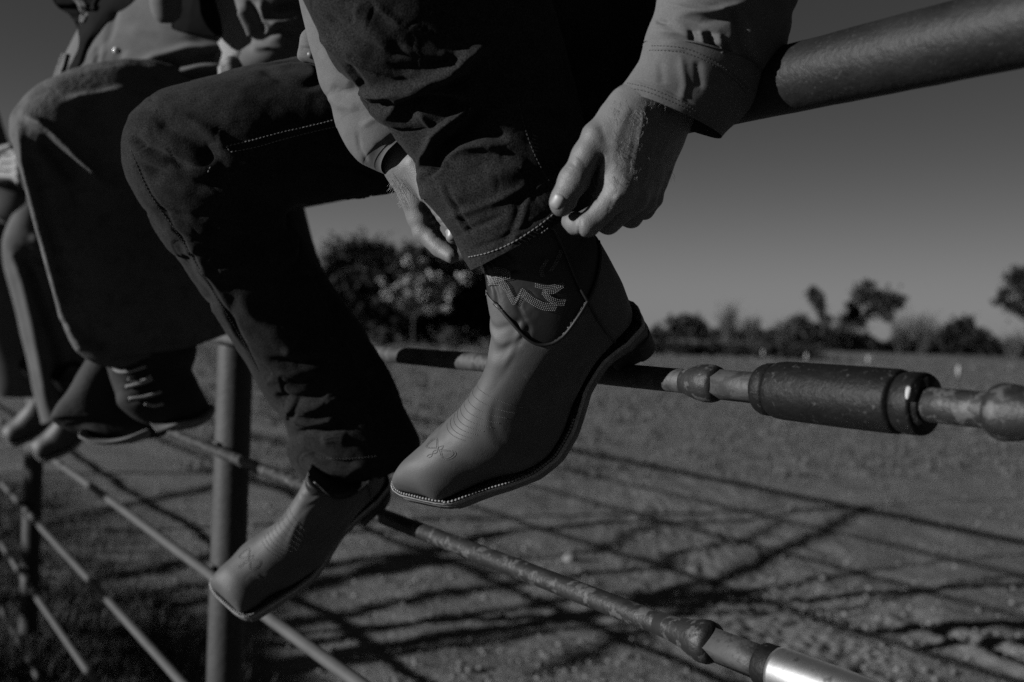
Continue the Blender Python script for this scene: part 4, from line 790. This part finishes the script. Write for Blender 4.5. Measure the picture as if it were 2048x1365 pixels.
# ================================================================== person B: suede chaps, open jacket
pB = empty('person', fpt(1.25, 0)*np.array([1, 1, 0]), label='man in big suede chaps and open dark jacket on the rail, face out of frame', cat='person')
SH = [(104, 225, 1.94, 540, 215, 1.9, 0.11), (108, 195, 1.94, 560, 170, 1.9, 0.115), (128, 150, 1.95, 590, 120, 1.9, 0.12), (150, 110, 1.96, 615, 70, 1.9, 0.12), (176, 60, 1.97, 640, 10, 1.9, 0.12), (205, 5, 1.98, 665, -50, 1.9, 0.12), (240, -80, 1.98, 690, -140, 1.88, 0.12), (270, -220, 1.96, 720, -280, 1.86, 0.12), (300, -380, 1.94, 740, -420, 1.84, 0.11), (420, -450, 2.0, 640, -460, 1.78, 0.05)]
def shirt_ring(V): return V
V, Fc = loft(SH, 260, 200); V = disp(V, Fc, .004, 11, 41)
V = sculpt(V, Fc, [([(285, 122), (330, 112), (380, 98), (450, 96)], 9, .012), ([(290, 138), (350, 128), (410, 116), (470, 118)], 9, -.014), ([(300, 165), (350, 150), (400, 136), (460, 134)], 9, .012), ([(330, 176), (390, 160), (450, 152)], 10, -.014), ([(199, 92), (193, 130), (192, 162)], 3, -.010), ([(206, 92), (201, 130), (201, 165)], 5, .005), ([(232, 20), (222, 60), (212, 90)], 5, -.005), ([(245, 95), (235, 120), (225, 150)], 8, -.004), ([(250, 60), (320, 62), (400, 80)], 12, .006), ([(165, 130), (172, 160), (180, 178)], 6, .006), ([(152, 140), (160, 165)], 4, -.007), ([(240, 170), (300, 150), (350, 130)], 9, -.004)])
sB = add('shirt', V, Fc, M['shirt'], pB)
bvB = bvh_of(V, Fc); D = W(232, 101, 1)-CAM; h = bvB.ray_cast(Vector(CAM), Vector(D).normalized(), 9); a = np.array(h[0]) if h[0] is not None else W(232, 101, 1.78)
V, Fc = tube([a, a-nrm(D)*.0015, a-nrm(D)*.003], [.0058, .0055, .003], 16); add('snap_button', V, Fc, M['btn'], sB)
def drape(mbx, rs, lift, amp=.003, nu=60, nv=36, seed=0):
    K = crom(np.array([[q[0], q[1], q[3], q[4]] for q in rs]), nu); Dp = np.full((nu, nv), np.nan)
    for i in range(nu):
        for j in range(nv):
            u = j/(nv-1); D = W(K[i, 0]+(K[i, 2]-K[i, 0])*u, K[i, 1]+(K[i, 3]-K[i, 1])*u, 1)-CAM; h = bvB.ray_cast(Vector(CAM), Vector(D).normalized(), 9)
            if h[0] is not None: Dp[i, j] = PJ(np.array(h[0])[None])[2][0]
    for i in range(nu):
        ok = ~np.isnan(Dp[i])
        Dp[i] = np.interp(np.arange(nv), np.arange(nv)[ok], Dp[i][ok]) if ok.any() else (Dp[i-1] if i else np.full(nv, 1.86))
    P0 = np.array([[W(K[i, 0]+(K[i, 2]-K[i, 0])*j/(nv-1), K[i, 1]+(K[i, 3]-K[i, 1])*j/(nv-1), Dp[i, j]-lift*min(1, .35+3*min(j, nv-1-j)/nv)) for j in range(nv)] for i in range(nu)]).reshape(-1, 3)
    Fg = grid_faces(nu, nv, False); N = vnorm(P0, Fg); P0 = P0+N*(amp*fnoise(P0, 22, seed))[:, None]
    back = P0+np.tile((P0-CAM)/np.linalg.norm(P0-CAM, axis=1)[:, None]*.003, 1); n = nu*nv
    ring = [j for j in range(nv)]+[i*nv+nv-1 for i in range(1, nu)]+[(nu-1)*nv+j for j in range(nv-2, -1, -1)]+[i*nv for i in range(nu-2, 0, -1)]
    Fall = Fg+[[a+n for a in f[::-1]] for f in Fg]+[[ring[k], ring[(k+1) % len(ring)], ring[(k+1) % len(ring)]+n, ring[k]+n] for k in range(len(ring))]
    mbx.add(np.vstack([P0, back]), Fall)
JK = MB()
def jl(r, amp=.003, n=120, m=80, fs=()):
    drape(JK, r, .010, amp, seed=len(JK.V)+50)
jl([(190, -160, 1.8, 330, -180, 1.7, .03), (130, -60, 1.8, 300, -70, 1.7, .03), (106, 0, 1.8, 264, 0, 1.7, .03), (142, 34, 1.8, 221, 34, 1.7, .03), (155, 62, 1.8, 194, 66, 1.7, .03), (157, 92, 1.8, 172, 96, 1.7, .03), (146, 118, 1.8, 163, 124, 1.7, .03), (134, 142, 1.8, 150, 150, 1.7, .03), (128, 164, 1.8, 138, 168, 1.7, .03)])
jl([(372, -160, 1.740, 640, -200, 1.750, .03), (368, -60, 1.750, 560, -70, 1.770, .026), (360, 0, 1.755, 474, -5, 1.780, .022), (346, 40, 1.760, 492, 42, 1.790, .016), (345, 58, 1.770, 480, 64, 1.800, .010), (380, 68, 1.780, 455, 74, 1.800, .004)])
jacket = JK.build('jacket', M['jacket'], pB)
LP = MB()
for r in ([(106, -80, 1.800, 122, -84, 1.800, .006), (112, -20, 1.800, 128, -20, 1.800, .006), (146, 2, 1.800, 172, 2, 1.800, .007), (158, 24, 1.802, 176, 28, 1.805, .006), (160, 44, 1.810, 168, 46, 1.810, .003)],
          [(124, 108, 1.820, 136, 108, 1.820, .004), (114, 132, 1.820, 128, 136, 1.820, .006), (104, 158, 1.820, 117, 162, 1.820, .006), (98, 182, 1.820, 106, 186, 1.820, .003)]):
    drape(LP, r, .020, .003, 30, 14, 60)
LP.build('jacket_lining', M['shirt'], jacket)
SB = MB()
V, Fc = loft([(470, -260, 1.670, 680, -300, 1.720, .06), (466, -80, 1.670, 650, -120, 1.720, .06), (468, 0, 1.670, 628, -20, 1.720, .055), (492, 55, 1.680, 632, 40, 1.730, .05), (502, 86, 1.690, 622, 92, 1.740, .045), (472, 112, 1.690, 580, 130, 1.740, .035), (455, 128, 1.690, 520, 146, 1.730, .025)], 160, 120, close1=False)
V = disp(V, Fc, .006, 16, 61); V = sculpt(V, Fc, [([(480, 10), (500, 50), (510, 75)], 6, .012), ([(495, 0), (520, 45), (524, 70)], 6, -.014), ([(520, 0), (530, 40), (560, 50)], 7, .012), ([(545, 20), (590, 10), (620, 20)], 8, -.014), ([(540, 50), (590, 38), (620, 50)], 7, .010), ([(520, 80), (560, 62), (600, 76)], 7, -.008), ([(500, 100), (540, 92), (580, 100)], 6, .006)]); SB.add(V, Fc)
V, Fc = loft([(298, -140, 1.740, 392, -150, 1.750, .05), (298, -60, 1.740, 384, -66, 1.750, .045), (300, -10, 1.745, 364, -6, 1.750, .035), (302, 14, 1.750, 362, 18, 1.750, .030), (310, 36, 1.755, 356, 36, 1.750, .022), (324, 47, 1.760, 344, 47, 1.750, .010)], 80, 60); SB.add(V, Fc)
SB.build('sleeve', M['shirt'], pB)
# chaps
CB = [(200, 172, 1.76, 300, 192, 1.92, .04), (120, 184, 1.73, 360, 196, 1.92, .075), (62, 196, 1.71, 420, 206, 1.93, .100), (34, 210, 1.69, 440, 236, 1.93, .105), (21, 234, 1.675, 446, 280, 1.93, .100), (24, 264, 1.665, 448, 330, 1.93, .085), (34, 305, 1.66, 448, 390, 1.93, .066), (47, 355, 1.665, 448, 450, 1.91, .050), (66, 425, 1.675, 446, 510, 1.90, .040), (88, 510, 1.69, 455, 590, 1.90, .036), (112, 590, 1.705, 462, 640, 1.90, .034), (128, 640, 1.715, 455, 664, 1.90, .034), (142, 682, 1.725, 425, 674, 1.90, .032), (172, 712, 1.74, 380, 694, 1.89, .026), (212, 727, 1.76, 330, 716, 1.85, .018), (250, 730, 1.78, 290, 726, 1.82, .006)]
V, Fc = loft(CB, 300, 240); V = disp(V, Fc, .006, 9, 71); V = disp(V, Fc, .0015, 40, 72)
V = sculpt(V, Fc, [([(50, 232), (100, 262), (147, 308), (175, 338), (200, 364)], 9, .022), ([(72, 285), (100, 300), (130, 330), (160, 370)], 18, -.022), ([(36, 250), (50, 330), (75, 430), (102, 530), (130, 630), (160, 690)], 8, .010), ([(62, 300), (85, 400), (112, 500), (150, 620)], 14, -.010), ([(130, 200), (200, 190), (260, 178)], 8, .008), ([(150, 220), (200, 240), (230, 260)], 20, -.008), ([(140, 640), (165, 690), (215, 712)], 12, .012)])
ch = add('chaps', V, Fc, M['suede'], pB)
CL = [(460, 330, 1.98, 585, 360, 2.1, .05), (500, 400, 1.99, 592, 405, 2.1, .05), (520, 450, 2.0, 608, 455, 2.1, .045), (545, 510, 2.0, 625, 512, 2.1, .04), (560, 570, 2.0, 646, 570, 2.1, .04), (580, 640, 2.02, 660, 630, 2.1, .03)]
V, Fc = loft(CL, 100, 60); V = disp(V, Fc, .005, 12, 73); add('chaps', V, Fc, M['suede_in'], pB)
V, Fc = loft([(262, 168, 1.84, 270, 210, 1.84, .05), (330, 120, 1.88, 330, 300, 1.9, .09), (450, 100, 1.95, 450, 330, 1.95, .1), (560, 60, 2.02, 560, 350, 2.02, .11), (660, 40, 2.1, 650, 330, 2.1, .1)], 60, 60); add('jeans', V, Fc, M['denim2'], pB)
# laced boots
def laced(rs, sole, laces, label):
    V, Fc = loft(rs, 120, 90); V = disp(V, Fc, .0025, 26, 80); V = sculpt(V, Fc, [([(l[0][0]-4, l[0][1]+7), (l[-1][0]+8, l[-1][1]+7)], 5, -.003) for l in laces]); bv = bvh_of(V, Fc); o = add('boot', V, Fc, M['suede_in'], pB, label=label)
    V, Fc = loft(sole, 60, 40); add('sole', V, Fc, M['sole'], o)
    for l in laces:
        P = []
        for x, y in crom(np.array(l), 24):
            D = W(x, y, 1)-CAM; h = bv.ray_cast(Vector(CAM), Vector(D).normalized(), 9)
            if h[0] is not None: P.append(np.array(h[0])-nrm(D)*.003)
        if len(P) > 3: V, Fc = tube(P, .0030, 8); add('lace', V, Fc, M['lace'], o)
M['lace'] = mat('pale_lace', .30, .9, .2, 60)
laced([(205, 690, 1.80, 385, 660, 1.93, .055), (212, 722, 1.80, 388, 705, 1.93, .055), (224, 752, 1.80, 376, 742, 1.93, .052), (234, 782, 1.80, 392, 775, 1.93, .05), (240, 808, 1.80, 410, 802, 1.93, .045), (262, 828, 1.81, 419, 826, 1.93, .04), (300, 846, 1.83, 414, 842, 1.92, .03), (335, 852, 1.85, 390, 851, 1.9, .015)],
      [(300, 846, 1.83, 310, 858, 1.84, .03), (345, 846, 1.86, 350, 860, 1.86, .035), (385, 838, 1.89, 392, 854, 1.89, .035), (408, 822, 1.92, 421, 838, 1.92, .03), (414, 812, 1.93, 421, 822, 1.93, .015)],
      [[(222, 730), (235, 742), (258, 744), (292, 733)], [(256, 758), (280, 764), (302, 752)], [(252, 774), (280, 768), (305, 758)], [(258, 798), (290, 794), (322, 784)], [(290, 808), (308, 812), (326, 808)]], 'dark lace-up boot with pale crossed laces and its toe to the right')
laced([(184, 716, 1.88, 250, 735, 1.96, .035), (150, 765, 1.88, 262, 772, 1.97, .04), (112, 812, 1.88, 300, 815, 1.98, .04), (101, 838, 1.88, 325, 842, 1.98, .038), (125, 852, 1.89, 335, 860, 1.97, .035), (168, 866, 1.90, 325, 868, 1.96, .03), (200, 876, 1.91, 290, 874, 1.95, .015)],
      [(168, 858, 1.885, 170, 872, 1.885, .02), (178, 872, 1.885, 182, 884, 1.885, .03), (215, 878, 1.89, 217, 890, 1.89, .035), (255, 874, 1.90, 262, 886, 1.90, .03), (290, 862, 1.92, 300, 872, 1.92, .02)],
      [[(238, 812), (248, 806), (256, 810)]], 'dark boot tucked behind with a pale sole rim, lower of the pair')
# body
def body_of(parent, pts, hcf, hands=None, lo=None, hi=None, vx=.01, hair=True):
    hc_, fd, up_ = hcf; rt_ = np.cross(fd, up_)
    def f(P):
        d = cones(P, pts, .04); d = smin(d, head_d(P, hc_, fd, up_), .02); return d
    MBx = MB(); V, Fc = sdf_mesh(f, lo, hi, vx); MBx.add(V, Fc)
    if hands: V, Fc = hands; MBx.add(V, Fc)
    o = MBx.build('body', M['skin'], parent)
    if hair:
        AXx = np.array([rt_, fd, up_]); g_ = lambda P: np.maximum(ell_d(P, hc_+up_*.032-fd*.012, AXx, (.084, .098, .098)), -((P-hc_)@up_*.8-(P-hc_)@fd+.045))
        V, Fc = sdf_mesh(g_, hc_-.16, hc_+.16, .009); add('hair', V, Fc, M['shaft'], parent)
    return o
fB = nrm([-.83, -.56, 0]); uB = np.array([0, 0, 1.]); hipB = fpt(1.25, 1.86)+fB*.02; chB = W(470, -330, 1.86); nkB = chB+[0, 0, .16]; hcB = nkB+[0, 0, .14]+fB*.03
def f_fb(P): return cones(P, [(w_(520, 120, 1.72), w_(480, 132, 1.71), .026, .022), (w_(480, 128, 1.70), w_(462, 126, 1.69), .013, .0105), (w_(462, 126, 1.69), w_(446, 138, 1.69), .0105, .009), (w_(482, 138, 1.70), w_(462, 142, 1.69), .012, .010), (w_(462, 142, 1.69), w_(446, 150, 1.69), .010, .009), (w_(490, 122, 1.71), w_(478, 114, 1.70), .012, .010)], .004)
cs = [w_(x, y, z) for x in (425, 560) for y in (90, 170) for z in (1.64, 1.78)]; hB = sdf_mesh(f_fb, np.min(cs, 0), np.max(cs, 0), .003)
shb = [chB+np.array([0, 0, .08])+s*.17*np.array([.56, -.83, 0]) for s in (-1, 1)]
body_of(pB, [(hipB, chB, .1, .1), (chB, nkB, .08, .055), (nkB, hcB, .055, .05), (shb[0], shb[1], .06, .06), (hipB, w_(110, 250, 1.76), .07, .05), (shb[1], w_(560, -150, 1.8), .045, .04), (w_(560, -150, 1.8), w_(520, 118, 1.84), .04, .026), (shb[0], w_(400, -60, 2.05), .045, .035)], (hcB, fB, uB), hB, np.array([-1.05, 1.3, 1.55]), np.array([.1, 2.5, 3.1]), .012)
def f_sb(P): return cones(P, [(chB, chB+[0, 0, .06], .15, .12), (shb[0], shb[1], .085, .085), (shb[1], w_(575, -200, 1.81), .07, .06), (shb[0], w_(400, -60, 2.05), .07, .05)], .05)
V, Fc = sdf_mesh(f_sb, np.array([-1.0, 1.4, 1.9]), np.array([.1, 2.5, 3.0]), .014); add('jacket', V, Fc, M['jacket'], pB)
# ================================================================== person C: pale jeans, far left
pC = empty('person', fpt(3.6, 0)*np.array([1, 1, 0]), label='farthest man on the rail in pale jeans and square toe boots, hands clasped', cat='person')
CJ = [(62, 378, 3.55, 180, 410, 3.75, .06), (28, 428, 3.52, 150, 452, 3.7, .075), (9, 468, 3.50, 128, 500, 3.65, .078), (5, 500, 3.50, 125, 545, 3.62, .072), (14, 555, 3.50, 138, 600, 3.62, .066), (30, 622, 3.50, 160, 655, 3.62, .062), (46, 690, 3.50, 186, 700, 3.62, .06), (60, 752, 3.50, 172, 750, 3.60, .056), (74, 805, 3.50, 138, 800, 3.58, .05), (86, 848, 3.50, 128, 838, 3.56, .045)]
V, Fc = loft(CJ, 200, 140); V = disp(V, Fc, .005, 9, 91); V = sculpt(V, Fc, [([(30, 505), (55, 530), (88, 620), (118, 710), (128, 780)], 12, -.035), ([(22, 500), (45, 560), (65, 650), (86, 760), (95, 820)], 9, .012), ([(40, 495), (80, 520), (110, 530)], 8, -.02), ([(60, 470), (90, 490), (115, 500)], 9, .012), ([(90, 480), (120, 560), (150, 660)], 10, .012)])
J2 = MB(); J2.add(V, Fc)
V, Fc = loft([(-150, 395, 3.8, 40, 385, 3.85, .08), (-140, 440, 3.75, 56, 440, 3.85, .08), (-110, 520, 3.72, 64, 520, 3.82, .07), (-75, 610, 3.7, 78, 610, 3.8, .07), (-45, 700, 3.7, 92, 700, 3.8, .06), (-20, 770, 3.7, 100, 768, 3.8, .05), (0, 794, 3.72, 96, 792, 3.8, .03)], 120, 80); V = disp(V, Fc, .006, 8, 92); CD = (V, Fc)
V, Fc = loft([(-70, 330, 3.6, -60, 430, 3.65, .06), (20, 372, 3.55, 30, 440, 3.6, .07), (90, 385, 3.65, 100, 450, 3.7, .08), (170, 395, 3.8, 180, 480, 3.85, .09)], 60, 60); J2.add(V, Fc)
jc = J2.build('jeans', M['jeans_pale'], pC); add('chaps', CD[0], CD[1], M['suede_c'] if 'suede_c' in M else M['chapc'], pC) if 'chapc' in M else add('chaps', CD[0], CD[1], mat('grey_chaps', .10, .9, .2, 6), pC)
def place_boot(toe, d, sc_, side, lb, Rm=RQ/.905):
    Rm = Rm*sc_; O = W(toe[0], toe[1], d)-Rm@np.array([0, .31, .012]); return make_boot(pC, Rm, O, side, None, False, lb, tst=False)
place_boot((72, 912), 3.62, 1.05, -1, 'square toe boot nearest the camera, heel on the fourth rod'); place_boot((14, 882), 3.85, 1.05, 1, 'square toe boot cut by the left edge')
fC = nrm([-.83, -.56, 0]); chC = W(-150, 60, 4.0); hipC = W(-20, 420, 4.0); nkC = chC+np.array([-.05, -.03, .16]); hcC = nkC+np.array([-.06, -.03, .13])
def f_fc(P):
    k = .0018; d = cones(P, [(w_(-60, 315, 3.62), w_(5, 335, 3.5), .032, .03), (w_(-30, 350, 3.5), w_(20, 352, 3.5), .03, .026)], .02)
    for i in range(4): d = smin(d, cones(P, [(w_(6, 308+15*i, 3.48), w_(30, 306+16*i, 3.46), .0135, .013), (w_(30, 306+16*i, 3.46), w_(38, 316+16*i, 3.45), .013, .011)], .006), .009)
    return smin(d, cones(P, [(w_(0, 300, 3.47), w_(22, 292, 3.45), .013, .010)], .004), .006)
cs = [w_(x, y, z) for x in (-110, 70) for y in (260, 400) for z in (3.35, 3.62)]; hC = sdf_mesh(f_fc, np.min(cs, 0), np.max(cs, 0), .004)
shc = [chC+np.array([0, 0, .06])+s*.17*np.array([.56, -.83, 0]) for s in (-1, 1)]
cs = np.array([chC, hipC, nkC, hcC+[0, 0, .1], w_(-60, 315, 3.62), w_(60, 440, 3.6), shc[0], shc[1]])
body_of(pC, [(hipC, chC, .1, .1), (chC, nkC, .08, .055), (nkC, hcC, .055, .05), (shc[0], shc[1], .06, .06), (shc[1], w_(-110, 290, 3.75), .045, .038), (w_(-110, 290, 3.75), w_(-60, 315, 3.62), .036, .03), (hipC, w_(40, 420, 3.62), .07, .05)], (hcC, fC, uB), hC, cs.min(0)-.2, cs.max(0)+.2, .016)
def f_sc(P): return cones(P, [(hipC, chC, .15, .15), (shc[0], shc[1], .09, .09), (shc[1], w_(-110, 290, 3.75), .07, .055), (w_(-110, 290, 3.75), w_(-75, 316, 3.48), .052, .042)], .05)
V, Fc = sdf_mesh(f_sc, cs.min(0)-.25, cs.max(0)+.25, .02); V = disp(V, Fc, .008, 9, 95); add('shirt', V, Fc, M['shirt'], pC)
